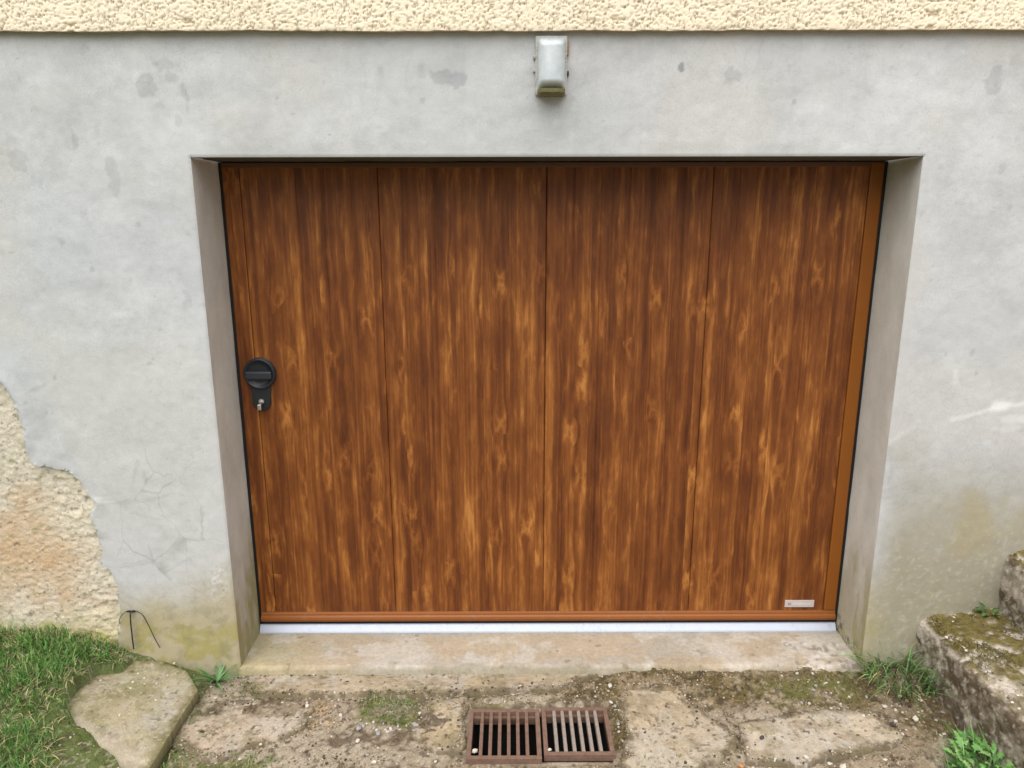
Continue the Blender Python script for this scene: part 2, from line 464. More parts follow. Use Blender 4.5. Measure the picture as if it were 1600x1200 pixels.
oz = zone([(440, 1100), (510, 1095), (520, 1130), (440, 1150)], .05)
gp = mixc(gp, (0.36, 0.225, 0.095), oz*sstep(.45, .6, n1)*.7)
lz = sstep(-1.18, -1.42, GX+0.25*(n1-.5)+0.10*(GY+0.5))
gp = mixc(gp, (0.075, 0.105, 0.028), lz*.9)
gp = mixc(gp, (0.36, 0.31, 0.24), sstep(.68, .76, fbm(GX, GY, 75, 2, 44))*.45*near)
gp = mixc(gp, (0.06, 0.045, 0.03), sstep(.68, .76, fbm(GX, GY, 60, 2, 46))*.7*near)
gp = mixc(gp, (0.05, 0.085, 0.020), np.clip(sstep(-1.3, -2.6, GY+(n1-.5)), 0, 1)*sstep(-1.0, -2.2, GX+(n1-.5)))
gp = mixc(gp, (0.28, 0.225, 0.155), sstep(-0.7, -2.5, GY)*sstep(-1.6, -0.9, GX)*.6)
gp = np.where(pit[..., None], np.array((0.006, 0.005, 0.004)), gp)  # pit painted near black, standing in for the darkness inside
me = mesh_np('ground', np.stack([GX, GY, hz], -1).reshape(-1, 3), grid_faces(len(gx), len(gy)), M_ground, gp.reshape(-1, 3))
ground = tag(link('ground', me), kind='structure')
def ground_z(x, y):
    i = np.clip(np.searchsorted(gx, x), 0, len(gx)-1); j = np.clip(np.searchsorted(gy, y), 0, len(gy)-1)
    return hz[j, i]

# ---- the house wall
house = thing('house_wall', (0, 0.0, 0.0), 'house wall of smooth grey cement under cream roughcast, around the garage opening', 'wall')

PATCH = wall_poly([(-260, 540), (-60, 560), (0, 598), (14, 615), (25, 640), (36, 668), (39, 700), (46, 720), (56, 729), (80, 730), (103, 737), (122, 748), (134, 768),
                   (148, 786), (141, 806), (150, 832), (160, 858), (156, 880), (172, 890), (183, 912), (186, 945), (189, 975), (183, 1008), (180, 1080), (-260, 1080)])
_t = []
for a, b in zip(PATCH, np.roll(PATCH, -1, 0)):
    m = max(1, int(np.linalg.norm(b-a)/0.012)) if a[0] > -2.3 and b[0] > -2.3 else 1
    for q in range(m):
        p = a+(b-a)*q/m
        if m > 1: p = p+(rng.random(2)-.5)*0.010
        _t.append(p)
PATCH = np.array(_t)

wx = np.concatenate([axis(-2.3, XL, 0.006, 5.5)[:0], -np.cumsum(0.006*1.25**np.arange(1, 25))[::-1]-2.3])
wx = wx[wx > -6]
wxs = np.concatenate([wx, np.linspace(-2.3, XL, 176), np.linspace(XL, XR, 380)[1:], np.linspace(XR, 2.1, 143)[1:], 2.1+np.cumsum(0.006*1.25**np.arange(1, 25))])
wxs = wxs[wxs < 6]
wzs = np.concatenate([np.linspace(-0.32, H, 381), np.linspace(H, CAST_Z+0.012, 68)[1:]])
WX, WZ = np.meshgrid(wxs, wzs)
cxc = (WX[:-1, :-1]+WX[1:, 1:])/2; czc = (WZ[:-1, :-1]+WZ[1:, 1:])/2
keep = ~((cxc > XL) & (cxc < XR) & (czc < H)) & ~in_poly(cxc, czc, PATCH)
# pull the cells along the broken edge onto the edge line
pd, qx, qz = np.full(WX.shape, 9.), WX.copy(), WZ.copy()
s_ = (WX < -1.55) & (WZ < 1.35)
pd[s_], qx[s_], qz[s_] = poly_dist(WX[s_], WZ[s_], PATCH)
snap = pd < 0.0048
VX = np.where(snap, qx, WX); VZ = np.where(snap, qz, WZ)
relief = (fbm(WX, WZ, 2.2, 4, 50)-.5)*0.009+(fbm(WX*1.4, WZ, 22, 3, 55)-.5)*0.0022
edge_open = sstep(0.05, 0.0, np.maximum(np.maximum(XL-WX, WX-XR), WZ-H))*((WZ < H+.06))
relief = relief*(1-edge_open)
lift = sstep(0.06, 0.0, pd)*sstep(.45, .62, fbm(WX, WZ, 6, 2, 77))     # the broken edge bulges off a little
coarse = sstep(0.55, 0.15, WZ+0.5*(fbm(WX, WZ, 2.5, 3, 63)-.5))*sstep(1.25, 1.42, WX)
relief = relief+coarse*(fbm(WX, WZ, 85, 2, 81)-.5)*0.0013
VY = relief-lift*0.006*(~snap)
# edges of the opening slightly rounded
VY = VY+0.004*((np.abs(WX-XL) < 1e-4) & (WZ <= H+1e-4))+0.004*((np.abs(WX-XR) < 1e-4) & (WZ <= H+1e-4))+0.003*((np.abs(WZ-H) < 1e-4) & (WX >= XL) & (WX <= XR))

_sr = np.random.default_rng(77)
SPOTS = [(_sr.uniform(0, 320), _sr.uniform(70, 720), 1.2+3*_sr.random()**3, 1.2+5*_sr.random()**3, .05+.14*_sr.random()) for _ in range(60)]
SPOTS += [(_sr.uniform(1440, 1600), _sr.uniform(70, 700), 1.2+3*_sr.random()**3, 1.2+5*_sr.random()**3, .05+.14*_sr.random()) for _ in range(34)]
SPOTS += [(_sr.uniform(300, 1450), _sr.uniform(70, 240), 1.2+3*_sr.random()**2, 1.2+3*_sr.random()**2, .06+.16*_sr.random()) for _ in range(26)]
def wall_colour(X, Z):
    base = np.array((0.462, 0.470, 0.474))
    c = np.zeros(X.shape+(3,))+base
    a = fbm(X, Z, 1.6, 5, 101, .6); b = fbm(X*1.5, Z, 7, 4, 111, .6); t = fbm(X*.6+Z*.5, Z-X*.3, 16, 4, 121, .65)
    c = c*(1+0.26*(a-.5)+0.18*(b-.5)+0.14*(t-.5))[..., None]
    c = mixc(c, (0.442, 0.455, 0.470), sstep(.52, .66, fbm(X, Z, 2.4, 4, 131))*.55)      # cooler bluish areas
    # faint darker runs below the roughcast and grey smears left by the float
    run = fbm(X*9, Z*.5, 1.0, 4, 145, .6)
    c = c*(1-.045*sstep(.52, .68, run)*sstep(1.2, 2.3, Z))[..., None]
    sm = fbm(X*1.0+Z*.35, Z*2.2-X*.4, 5.5, 5, 147, .65)
    c = c*(1-.055*sstep(.52, .66, sm))[..., None]
    c = c*(1+.03*sstep(.46, .34, sm))[..., None]
    c = mixc(c, (0.475, 0.462, 0.435), sstep(.52, .66, fbm(X, Z, 1.9, 4, 141))*.45)      # warmer areas
    # trowel arcs
    w = fbm(X, Z, 2.0, 3, 151)*22; ln = np.abs(w-np.floor(w)-.5)
    c = c*(1-0.055*sstep(.06, .0, ln)*sstep(.45, .62, fbm(X, Z, 3.1, 3, 161)))[..., None]
    c = c*(1-0.10*sstep(.70, .80, fbm(X, Z, 22, 4, 171, .65))*sstep(.5,.65,fbm(X,Z,2.5,2,172)))[..., None]                # little grey blemishes
    # water marks
    nz = (fbm(X, Z, 28, 3, 181, .6)-.5)+.9*(fbm(X, Z, 11, 3, 183, .6)-.5)
    def blot(px, py, rx, rz, dark, tint=(1, .99, .98)):
        nonlocal c
        q = on_wall(px, py); R0_ = .012+max(rx, rz)*.0023*3.5
        j0, j1 = np.searchsorted(Z[:, 0], (q[2]-R0_, q[2]+R0_)); i0, i1 = np.searchsorted(X[0], (q[0]-R0_, q[0]+R0_))
        w_ = (slice(j0, j1), slice(i0, i1))
        u = np.hypot((X[w_]-q[0])/(rx*.0023), (Z[w_]-q[2])/(rz*.0023))+nz[w_]*2.0
        c[w_] = c[w_]*(1-(sstep(1.12, .8, u)*dark)[..., None]*np.array(tint))
    for p in [(230, 128, 15, 18, .17), (258, 100, 16, 8, .10), (268, 122, 12, 7, .12), (286, 140, 5, 18, .15), (292, 155, 4, 14, .14), (278, 186, 4, 9, .12), (247, 165, 8, 5, .10), (236, 95, 9, 8, .10), (690, 119, 14, 10, .20), (717, 123, 11, 10, .20),
              (1141, 118, 14, 8, .18), (1551, 125, 11, 16, .17), (1066, 105, 4, 6, .45), (175, 272, 7, 22, .14), (97, 380, 6, 9, .18),
              (28, 250, 12, 12, .12), (150, 205, 5, 8, .10), (1470, 262, 8, 8, .10), (1565, 265, 6, 9, .12), (118, 225, 5, 12, .16), (1210, 145, 26, 8, .07), *SPOTS, (1590, 90, 10, 14, .08), (62, 285, 5, 8, .1), (420, 70, 40, 8, .06), (130, 75, 8, 8, .1)]:
        blot(*p)
    # white scuffs and lime bloom
    for pts, w, k in [([(1490, 657), (1530, 645), (1560, 635), (1600, 630)], .007, .8), ([(1555, 635), (1630, 629)], .012, .9), ([(1570, 656), (1620, 652)], .010, .6), ([(1493, 580), (1493, 598)], .006, .55), ([(1390, 690), (1430, 668)], .008, .35), ([(1550, 672), (1590, 668)], .008, .4)]:
        P = wall_poly(pts); dd, _, _ = poly_dist(X, Z, P, False)
        c = mixc(c, (0.72, 0.72, 0.72), sstep(w*2.2, w*.05, dd+nz*.022)*k*.48)
    q = on_wall(343, 925)
    u = np.hypot((X-q[0])/.045, (Z-q[2])/.12)
    sp = fbm(X, Z, 62, 2, 191)
    c = mixc(c, (0.66, 0.67, 0.70), sstep(1.15, .6, u)*sstep(.40, .5, sp)*.85)
    c = mixc(c, (0.25, 0.25, 0.22), sstep(1.15, .6, u)*sstep(.62, .72, sp)*.8)
    # yellow-green growth and splash dirt rising from the ground
    top = 0.33+0.32*(fbm(X, Z, 2.6, 4, 201)-.5)+.10*sstep(1.5, 1.9, X)
    g = sstep(.10, -.16, Z-top)
    right = sstep(1.2, 1.3, X)
    c = mixc(c, (0.36, 0.305, 0.185), g*.92)
    c = mixc(c, (0.315, 0.275, 0.105), g*sstep(.44, .60, fbm(X, Z, 13, 4, 211, .65))*sstep(.36, .10, Z)*.9)
    c = mixc(c, (0.20, 0.19, 0.105), g*sstep(.50, .70, fbm(X, Z, 20, 5, 221, .7))*.40)
    # right of the door the wash of dirt reaches higher
    hi = sstep(1.05, .40, Z+0.45*(fbm(X, Z, 2.2, 4, 231)-.5))*sstep(1.20, 1.36, X)
    c = mixc(c, (0.285, 0.258, 0.185), hi*.95)
    q = on_wall(1510, 835); u = np.hypot((X-q[0])/.16, (Z-q[2])/.13)+(b-.5)*2
    c = mixc(c, (0.325, 0.275, 0.155), sstep(1.5, .1, u)*.6)
    c = mixc(c, (0.30, 0.285, 0.235), hi*sstep(.50, .70, fbm(X, Z, 60, 4, 241, .7))*.35)
    c = mixc(c, (0.56, 0.54, 0.48), hi*sstep(.56, .74, fbm(X, Z, 60, 4, 251, .7))*sstep(.75, .45, Z)*.22)
    # hairline cracks
    for pts, k in [([(215, 720), (205, 768), (150, 776)], .22), ([(270, 770), (240, 780), (150, 790)], .18), ([(225, 738), (228, 756)], .25), ([(160, 760), (200, 800), (260, 815)], .15),
                   ([(232, 850), (240, 880), (256, 896), (285, 925)], .35), ([(180, 888), (240, 878)], .28), ([(256, 896), (296, 872), (310, 893)], .30), ([(296, 872), (272, 855)], .2), ([(190, 925), (230, 945)], .18),
                   ([(310, 893), (322, 920)], .2), ([(45, 612), (70, 602)], .28), ([(300, 700), (262, 705), (240, 690)], .12), ([(1380, 770), (1395, 740), (1390, 700)], .16), ([(200, 640), (262, 668), (250, 700)], .10)]:
        P = wall_poly(pts); dd, _, _ = poly_dist(X, Z, P, False)
        c = c*(1-(sstep(.0075, .0005, dd+(t-.5)*.022)*k*.4)[..., None])
    # shelter line under the roughcast: dust sits there
    c = mixc(c, (0.36, 0.345, 0.33), sstep(CAST_Z-.045, CAST_Z, Z+.05*(b-.5))*.35)
    return c
wp = wall_colour(WX, WZ)
# stained rim along the broken edge
wp = mixc(wp, (0.36, 0.35, 0.34), sstep(.02, .0, pd+.03*(fbm(WX, WZ, 25, 3, 300)-.5))*.35)
# where the render has crazed: most at the lower left, faintly elsewhere
q = on_wall(235, 830); u = np.hypot((WX-q[0])/.34, (WZ-q[2])/.42)
craze = np.clip(sstep(1.25, .5, u)+.30*sstep(.56, .66, fbm(WX, WZ, 1.7, 3, 310)), 0, 1)
wp = np.concatenate([wp, 1-craze[..., None]], -1)
V = np.stack([VX, VY, VZ], -1).reshape(-1, 3); P_ = wp.reshape(-1, 4)
Q = grid_faces(len(wxs), len(wzs), keep)
# thickness along the broken edge: skirt quads between kept and removed cells
nx, nz = len(wxs), len(wzs); skirt = []
pat = in_poly(cxc, czc, PATCH)
hole = (cxc > XL) & (cxc < XR) & (czc < H)
idx = np.arange(nx*nz).reshape(nz, nx)
sel = (pat[:, 1:] & keep[:, :-1]); j, i = np.nonzero(sel); e = [np.stack([idx[j, i+1], idx[j+1, i+1]], 1)]
sel = (keep[:, 1:] & pat[:, :-1]); j, i = np.nonzero(sel); e.append(np.stack([idx[j+1, i+1], idx[j, i+1]], 1))
sel = (keep[1:] & pat[:-1]); j, i = np.nonzero(sel); e.append(np.stack([idx[j+1, i], idx[j+1, i+1]], 1))
sel = (pat[1:] & keep[:-1]); j, i = np.nonzero(sel); e.append(np.stack([idx[j+1, i+1], idx[j+1, i]], 1))
e = np.concatenate(e); u, inv = np.unique(e, return_inverse=True); inv = inv.reshape(e.shape)
back = V[u].copy(); back[:, 1] = 0.045
nb = len(V)
V = np.concatenate([V, V[u], back]); P_ = np.concatenate([P_, P_[u]*.85, P_[u]*.8])
sk = np.stack([inv[:, 1]+nb, inv[:, 0]+nb, inv[:, 0]+nb+len(u), inv[:, 1]+nb+len(u)], 1)
me = mesh_np('cement_render', V, [Q, sk], M_cement, P_)
link('cement_render', me, house)

# reveal: two jambs and the soffit, as thin grids
def jamb(x0, x1, flip):
    yy = np.linspace(0.004, D+0.06, 60); zz = np.linspace(-0.25, H+.0, 420)
    Yg, Zg = np.meshgrid(yy, zz)
    Xg = x0+(x1-x0)*np.clip(Yg/D, 0, 1.25)+(fbm(Yg, Zg, 5, 4, 400+flip)-.5)*0.006*sstep(0, .03, Yg)
    sx = np.full(Yg.shape, 0.0)
    n = fbm(Yg*2, Zg, 6, 4, 410+flip, .6); m = fbm(Yg*1.5, Zg*.5, 9, 4, 420+flip, .6)
    c = np.zeros(Yg.shape+(3,))+np.array((0.55, 0.53, 0.485))
    c = c*(1+.22*(n-.5)+.18*(m-.5))[..., None]
    g = sstep(.60, .10, Zg+.35*(n-.5))
    c = mixc(c, (0.36, 0.32, 0.22), g*.8)
    c = mixc(c, (0.29, 0.265, 0.11), sstep(.50, .15, Zg+.3*(n-.5))*sstep(.45, .6, m)*(.80 if flip == 0 else .65))
    if flip:
        chip = sstep(.10, .02, Zg+.1*(n-.5))*sstep(.5, .6, fbm(Yg, Zg, 40, 3, 433))
        c = mixc(c, (0.10, 0.08, 0.06), chip*.8)
    q = grid_faces(len(yy), len(zz))
    if flip: q = q[:, ::-1]
    me = mesh_np('jamb', np.stack([Xg, Yg, Zg], -1).reshape(-1, 3), q, M_cement, c.reshape(-1, 3))
    link('jamb', me, house)
jamb(XL, JL, 0); jamb(XR, JR, 1)
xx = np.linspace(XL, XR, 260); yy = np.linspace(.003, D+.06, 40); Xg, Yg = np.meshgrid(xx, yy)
c = np.zeros(Xg.shape+(3,))+np.array((.10, .094, .086)); c = c*(1+.3*(fbm(Xg, Yg, 8, 4, 440)-.5))[..., None]  # shade under the lintel put into the colour: far darker than the jambs
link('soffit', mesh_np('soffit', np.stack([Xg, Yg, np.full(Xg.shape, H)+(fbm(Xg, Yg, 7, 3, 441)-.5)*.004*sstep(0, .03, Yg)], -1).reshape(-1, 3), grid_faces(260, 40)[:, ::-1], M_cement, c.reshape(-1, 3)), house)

# the older render laid bare, lower left
ox = np.concatenate([np.linspace(-5.5, -2.35, 60), np.linspace(-2.34, -1.55, 170)]); oz_ = np.linspace(-0.3, 1.4, 360)
OX, OZ = np.meshgrid(ox, oz_)
od, _, _ = poly_dist(OX, OZ, PATCH)
hgt = 0.019-0.004*(fbm(OX, OZ, 6, 4, 500, .6)-.5)-0.007*(fbm(OX, OZ*1.25, 55, 3, 505, .65)-.5)
lump = fbm(OX*.8, OZ*1.2, 26, 3, 515, .6)
cr = sstep(-1.95, -1.75, OX+.3*(fbm(OX, OZ, 4, 3, 509)-.5))           # rougher near the edge
hgt = hgt-cr*.014*(lump-.5)
c = np.zeros(OX.shape+(3,))+np.array((0.545, 0.49, 0.395))
a = fbm(OX, OZ, 4, 5, 520, .6)
c = c*(1+.28*(a-.5)+.25*(fbm(OX, OZ, 60, 3, 525)-.5))[..., None]
q = on_wall(60, 880); u = np.hypot((OX-q[0])/.30, (OZ-q[2])/.30)+(a-.5)*1.6
c = mixc(c, (0.50, 0.345, 0.205), sstep(1.15, .15, u)*.9)
c = mixc(c, (0.50, 0.43, 0.22), sstep(.30, .10, OZ+.2*(a-.5))*.8)
c = mixc(c, (0.42, 0.385, 0.11), sstep(.19, .12, OZ+.12*(fbm(OX, OZ, 12, 3, 530)-.5))*.75)
c = mixc(c, (0.60, 0.52, 0.37), cr*sstep(.45, .6, lump)*.5)
c = mixc(c, (0.20, 0.17, 0.13), sstep(.73, .80, fbm(OX, OZ, 70, 2, 535))*.7)
c = mixc(c, (0.30, 0.28, 0.16), sstep(.68, .78, fbm(OX, OZ, 22, 4, 536))*.5)
link('old_render', mesh_np('old_render', np.stack([OX, hgt, OZ], -1).reshape(-1, 3), grid_faces(len(ox), len(oz_)), M_oldrender, c.reshape(-1, 3)), house)

# cream roughcast above, standing proud of the cement
rx = axis(-2.1, 1.85, 0.0034, 6, 1.3); rx = rx[np.abs(rx) < 6.5]
rz0 = CAST_Z+np.linspace(0, 0.18, 55)
rzs = np.concatenate([rz0, CAST_Z+.18+np.cumsum(.0045*1.3**np.arange(1, 22))])
RX, RZ = np.meshgrid(rx, rzs)
blob = fbm(RX+.35*RZ*np.sin(RX*9), RZ*1.8, 62, 2, 600, .6)
blob2 = fbm(RX-.15*RZ, RZ*1.6, 118, 2, 610, .5)
bl = (1-.85*sstep(.40, .24, blob))*.55+(1-.9*sstep(.44, .26, blob2))*.45-.12*(fbm(RX, RZ, 16, 2, 615)-.5)
low = (0.007*(fbm(RX, RX*0, 3, 4, 620)-.5)+.004*(fbm(RX, RX*0, 25, 2, 625)-.5))*np.exp(-(RZ-CAST_Z)/.02)
RY = -0.020-bl*0.0068
c = np.zeros(RX.shape+(3,))+np.array((0.78, 0.69, 0.53))
c = c*(1+.10*(fbm(RX, RZ, 3, 4, 630)-.5)+.10*(fbm(RX, RZ, 45, 3, 640)-.5))[..., None]
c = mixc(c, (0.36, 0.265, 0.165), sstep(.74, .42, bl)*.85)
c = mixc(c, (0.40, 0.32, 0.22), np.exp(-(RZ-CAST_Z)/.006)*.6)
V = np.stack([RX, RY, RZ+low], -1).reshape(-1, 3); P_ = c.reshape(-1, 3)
n0 = len(V); m = len(rx)
b1 = V[:m].copy(); b1[:, 1] = -0.006; b2 = V[:m].copy(); b2[:, 1] = 0.06; b2[:, 2] += .0
V = np.concatenate([V, V[:m], b1, b2]); P_ = np.concatenate([P_, P_[:m]*.8, P_[:m]*.7, P_[:m]*.7])
k = np.arange(m-1)
und = np.concatenate([np.stack([n0+k+r*m, n0+k+(r+1)*m, n0+k+1+(r+1)*m, n0+k+1+r*m], 1) for r in (0, 1)])
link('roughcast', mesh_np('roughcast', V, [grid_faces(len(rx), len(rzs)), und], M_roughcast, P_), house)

# sloping concrete sill of the opening
sxx = np.linspace(-1.256, 1.256, 420); syy = np.linspace(-0.012, D+.05, 60); SX, SY = np.meshgrid(sxx, syy)
sz = 0.005*np.clip(SY/D, 0, 1)-.004+(fbm(SX, SY, 6, 4, 700)-.5)*.004
worn = sstep(.5, .6, fbm(SX, SY, 5, 4, 703)+.16*sstep(.95, 1.2, SX))*sstep(.1, .0, SY)
spall = sstep(.98, 1.06, SX+.25*(fbm(SX, SY, 12, 3, 705)-.5))*sstep(.21, .12, SY+.1*(fbm(SX, SY, 14, 3, 706)-.5))
sz = sz-spall*.004+spall*.006*(fbm(SX, SY, 55, 2, 708)-.5)
sz = sz-0.010*sstep(.012, -.012, SY+.008*(fbm(SX, SY, 10, 3, 711)-.5))
c = np.zeros(SX.shape+(3,))+np.array((0.345, 0.278, 0.198))
a = fbm(SX, SY*1.6, 4, 5, 720, .6)
c = c*(1+.35*(a-.5))[..., None]
c = mixc(c, (0.315, 0.285, 0.238), sstep(.48, .62, fbm(SX, SY*1.5, 5, 4, 725))*.7)
c = mixc(c, (0.32, 0.285, 0.15), sstep(-.85, -1.25, SX+.3*(a-.5))*.6)
c = mixc(c, (0.43, 0.395, 0.345), sstep(.50, .64, fbm(SX, SY*1.3, 7, 5, 727, .65)+.12*sstep(.2, 1.0, SX))*.6)
c = c*(1+.22*(fbm(SX, SY, 30, 4, 729, .65)-.5))[..., None]
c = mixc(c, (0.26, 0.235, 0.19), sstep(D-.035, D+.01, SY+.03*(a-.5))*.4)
c = mixc(c, (0.46, 0.415, 0.37), spall*sstep(.35, .55, fbm(SX, SY, 50, 2, 731))*.8)
c = mixc(c, (0.20, 0.165, 0.12), spall*sstep(.6, .7, fbm(SX, SY, 45, 2, 735))*.8)
c = mixc(c, (0.14, 0.12, 0.06), sstep(.012, -.012, SY+.05*(fbm(SX, SY, 9, 3, 741)-.5))*.45)
c = mixc(c, (0.12, 0.09, 0.05), sstep(.82, .88, fbm(SX, SY, 30, 2, 745))*.5)
V = np.stack([SX, SY, sz], -1).reshape(-1, 3); P_ = c.reshape(-1, 3); m = len(sxx); n0 = len(V)
f1 = V[:m].copy(); f1[:, 1] -= .004; f1[:, 2] = -.10
V = np.concatenate([V, f1]); P_ = np.concatenate([P_, P_[:m]*.7+np.array((.02, .018, .01))])
k = np.arange(m-1); fr = np.stack([n0+k, n0+k+1, k+1, k], 1)
link('sill', mesh_np('sill', V, [grid_faces(len(sxx), len(syy)), fr], M_sill, P_), house)

# ---- broken concrete slabs lying in the ground
def slab_mesh(name, P, ztop, thick=.05, mat=None, tilt=(0, 0), seed=0, jag=.012, rimdrop=.0025, colour=None, amp=.005):
    P = np.array(P); c0 = P.mean(0); pts = []
    for a, b in zip(P, np.roll(P, -1, 0)):
        m = max(2, int(np.linalg.norm(b-a)/.0055))
        for q in range(m):
            pts.append(a+(b-a)*q/m)
    pts = np.array(pts); ctr = pts-c0
    nrm = ctr/np.linalg.norm(ctr, axis=1, keepdims=True)
    pts = pts+nrm*((fbm(pts[:, 0], pts[:, 1], 16, 5, seed, .7)-.5)*2*jag)[:, None]
    rings = np.concatenate([np.linspace(.04, .94, 46), [.97, .99, 1.0]])
    n = len(pts); V = []; 
    for r in rings: V.append(c0+(pts-c0)*r)
    XY = np.array(V)                          # ring, point, 2
    inside = np.minimum.reduce([poly_dist(XY[..., 0], XY[..., 1], pts)[0], np.full(XY.shape[:2], .05)])
    z = ztop+tilt[0]*(XY[..., 0]-c0[0])+tilt[1]*(XY[..., 1]-c0[1])
    z = z+(fbm(XY[..., 0], XY[..., 1], 6, 4, seed+3)-.5)*amp+(fbm(XY[..., 0], XY[..., 1], 60, 2, seed+5)-.5)*amp*.35-rimdrop*sstep(.014, 0, inside)
    col = colour(XY[..., 0], XY[..., 1], inside)
    V = np.concatenate([XY, z[..., None]], -1)
    bot = V[-1].copy(); bot[:, 2] -= thick
    V = np.concatenate([V.reshape(-1, 3), bot, [[c0[0], c0[1], z[0].mean()]]]); C = np.concatenate([col.reshape(-1, 3), col[-1]*.75, [col[0].mean(0)]])
    R = len(rings); k = np.arange(n); k1 = (k+1) % n; q = []
    ccw = 1 if np.sum(P[:, 0]*np.roll(P[:, 1], -1)-np.roll(P[:, 0], -1)*P[:, 1]) > 0 else -1
    for r in range(R):
        q.append(np.stack([r*n+k, (r+1)*n+k, (r+1)*n+k1, r*n+k1], 1))
    q = np.concatenate(q); tri = np.stack([np.full(n, len(V)-1), k, k1], 1)
    if ccw < 0: q = q[:, ::-1]; tri = tri[:, ::-1]
    return mesh_np(name, V, [q, tri], mat, C)
def slab_col(base, moss=.3, seed=0, edge=(0.105, 0.080, 0.045), pale=(0.375, 0.31, 0.232)):
    def f(X, Y, ins):
        c = np.zeros(X.shape+(3,))+np.array(base)
        a = fbm(X, Y, 6, 5, 800+seed, .6)
        c = c*1.10*(1+.4*(a-.5))[..., None]
        c = mixc(c, (0.34, 0.312, 0.272), sstep(.42, .60, fbm(X, Y, 7, 5, 805+seed, .65))*.55)
        c = mixc(c, pale, sstep(.5, .65, fbm(X, Y, 9, 4, 810+seed))*.5)
        c = mixc(c, (0.21, 0.165, 0.10), sstep(.55, .68, fbm(X, Y, 13, 4, 820+seed, .6))*.6)
        c = mixc(c, edge, sstep(.034, .0, ins+.07*(fbm(X, Y, 22, 4, 830+seed, .6)-.5))*.9)
        c = mixc(c, (0.14, 0.125, 0.045), sstep(.58, .70, fbm(X, Y, 11, 4, 840+seed, .6))*moss)
        c = c*(1+.30*(fbm(X, Y, 48, 3, 860+seed)-.5))[..., None]
        c = mixc(c, (0.08, 0.065, 0.045), sstep(.71, .78, fbm(X, Y, 70, 2, 850+seed))*.6)
        c = mixc(c, (0.45, 0.40, 0.33), sstep(.71, .78, fbm(X, Y, 80, 2, 870+seed))*.35)
        return c
    return f
for i, (pts, zt, base, ms) in enumerate(SL):
    P = ground_poly(pts, zt); P = P[::-1] if True else P
    me = slab_mesh('concrete_slab', P, zt, .06, M_slab, seed=900+i*20, colour=slab_col(base, ms, i*7), jag=.024 if i else .006)
    c0 = P.mean(0)
    link('concrete_slab', me, ground, at=(c0[0], c0[1], zt))

# ---- concrete steps on the right, going up to the right
steps = thing('concrete_steps', (1.47, -0.3, 0.0), 'rough concrete steps covered with moss, against the wall right of the garage', 'steps')
def rough_box(name, x0, x1, y0, y1, z0, ztop, parent, seed, amp=.02, slope=0.0):
    st = .007
    ny = int((y1-y0)/st); L1 = ztop-z0; L2 = x1-x0
    a1 = int(L1/st); a2 = int(L2/st)
    # unrolled profile: riser from the ground up, then the tread to the right
    s1 = np.linspace(0, 1, a1); s2 = np.linspace(0, 1, a2)[1:]
    prof = [(x0, z0+L1*t) for t in s1]+[(x0+L2*t, ztop+slope*L2*t) for t in s2]
    prof = np.array(prof); yy = np.linspace(y1, y0, ny)
    U = np.arange(len(prof))*st
    Yg = np.repeat(yy[:, None], len(prof), 1); Xg = np.repeat(prof[None, :, 0], ny, 0); Zg = np.repeat(prof[None, :, 1], ny, 0)
    Ug = np.repeat(U[None], ny, 0)
    top = np.repeat((np.arange(len(prof)) >= a1-1)[None], ny, 0)
    w = fbm(Ug, Yg, 7, 5, seed, .62)-.5; w2 = fbm(Ug, Yg, 42, 3, seed+7, .6)-.5
    ed = np.exp(-((Ug-L1)/.022)**2)                       # worn arris
    disp = amp*w*1.6+amp*.55*w2
    arr = amp*1.1*ed*(.5+fbm(Ug*0, Yg, 22, 3, seed+9))
    Zg = Zg+np.where(top, disp, disp*.2)-arr*.7
    Xg = Xg+np.where(top, disp*.1, -disp)+arr*.7
    c = np.zeros(Xg.shape+(3,))+np.array((0.43, 0.375, 0.315))
    n1 = fbm(Ug, Yg, 9, 5, seed+20, .62); n2 = fbm(Ug, Yg, 26, 4, seed+30, .6); n3 = fbm(Ug, Yg, 60, 2, seed+40)
    c = c*(1+.5*(n1-.5)+.5*(n3-.5))[..., None]
    # moss: most of the tread near the wall, patchy farther out; the riser is dirty brown
    back_ = sstep(-.42, -.28, Yg+.5*(n1-.5))
    ms = np.where(top, np.maximum(back_*sstep(.30, .44, n2), sstep(.56, .66, n1)*.7), .0)
    rs = np.where(top, 0, 1.0)
    c = mixc(c, (0.088, 0.064, 0.034), rs*sstep(.34, .50, n1)*.88)
    c = mixc(c, (0.33, 0.285, 0.22), rs*sstep(.54, .66, n2)*.6)
    c = mixc(c, (0.118, 0.092, 0.021), ms*.94)
    c = mixc(c, (0.070, 0.055, 0.022), ms*sstep(.52, .62, n3)*.7)
    c = mixc(c, (0.50, 0.46, 0.38), sstep(.66, .74, n3)*(1-ms)*.6)
    Zg = Zg+ms*.006*(1+n3)
    V = np.stack([Xg, Yg, Zg], -1).reshape(-1, 3); C = c.reshape(-1, 3); m = len(prof)
    q = grid_faces(m, ny)[:, ::-1] if False else grid_faces(m, ny)
    # end faces towards the viewer and the far side
    me_q = [q]
    V2 = V[-m:].copy(); cap = V2.copy(); cap[:, 2] = z0
    cap[:, 0] = np.maximum(cap[:, 0], x0)
    nb = len(V); V = np.concatenate([V, V2, cap]); C = np.concatenate([C, C[-m:], C[-m:]*.8])
    k = np.arange(m-1); me_q.append(np.stack([nb+k, nb+m+k, nb+m+k+1, nb+k+1], 1))
    return link(name, mesh_np(name, V, me_q, M_step, C), parent)
rough_box('step', 1.462, 1.86, -1.0, .02, -.12, .205, steps, 1000, .020, .10)
rough_box('step', 1.755, 2.9, -1.0, .02, .05, .485, steps, 1060, .024, .0)

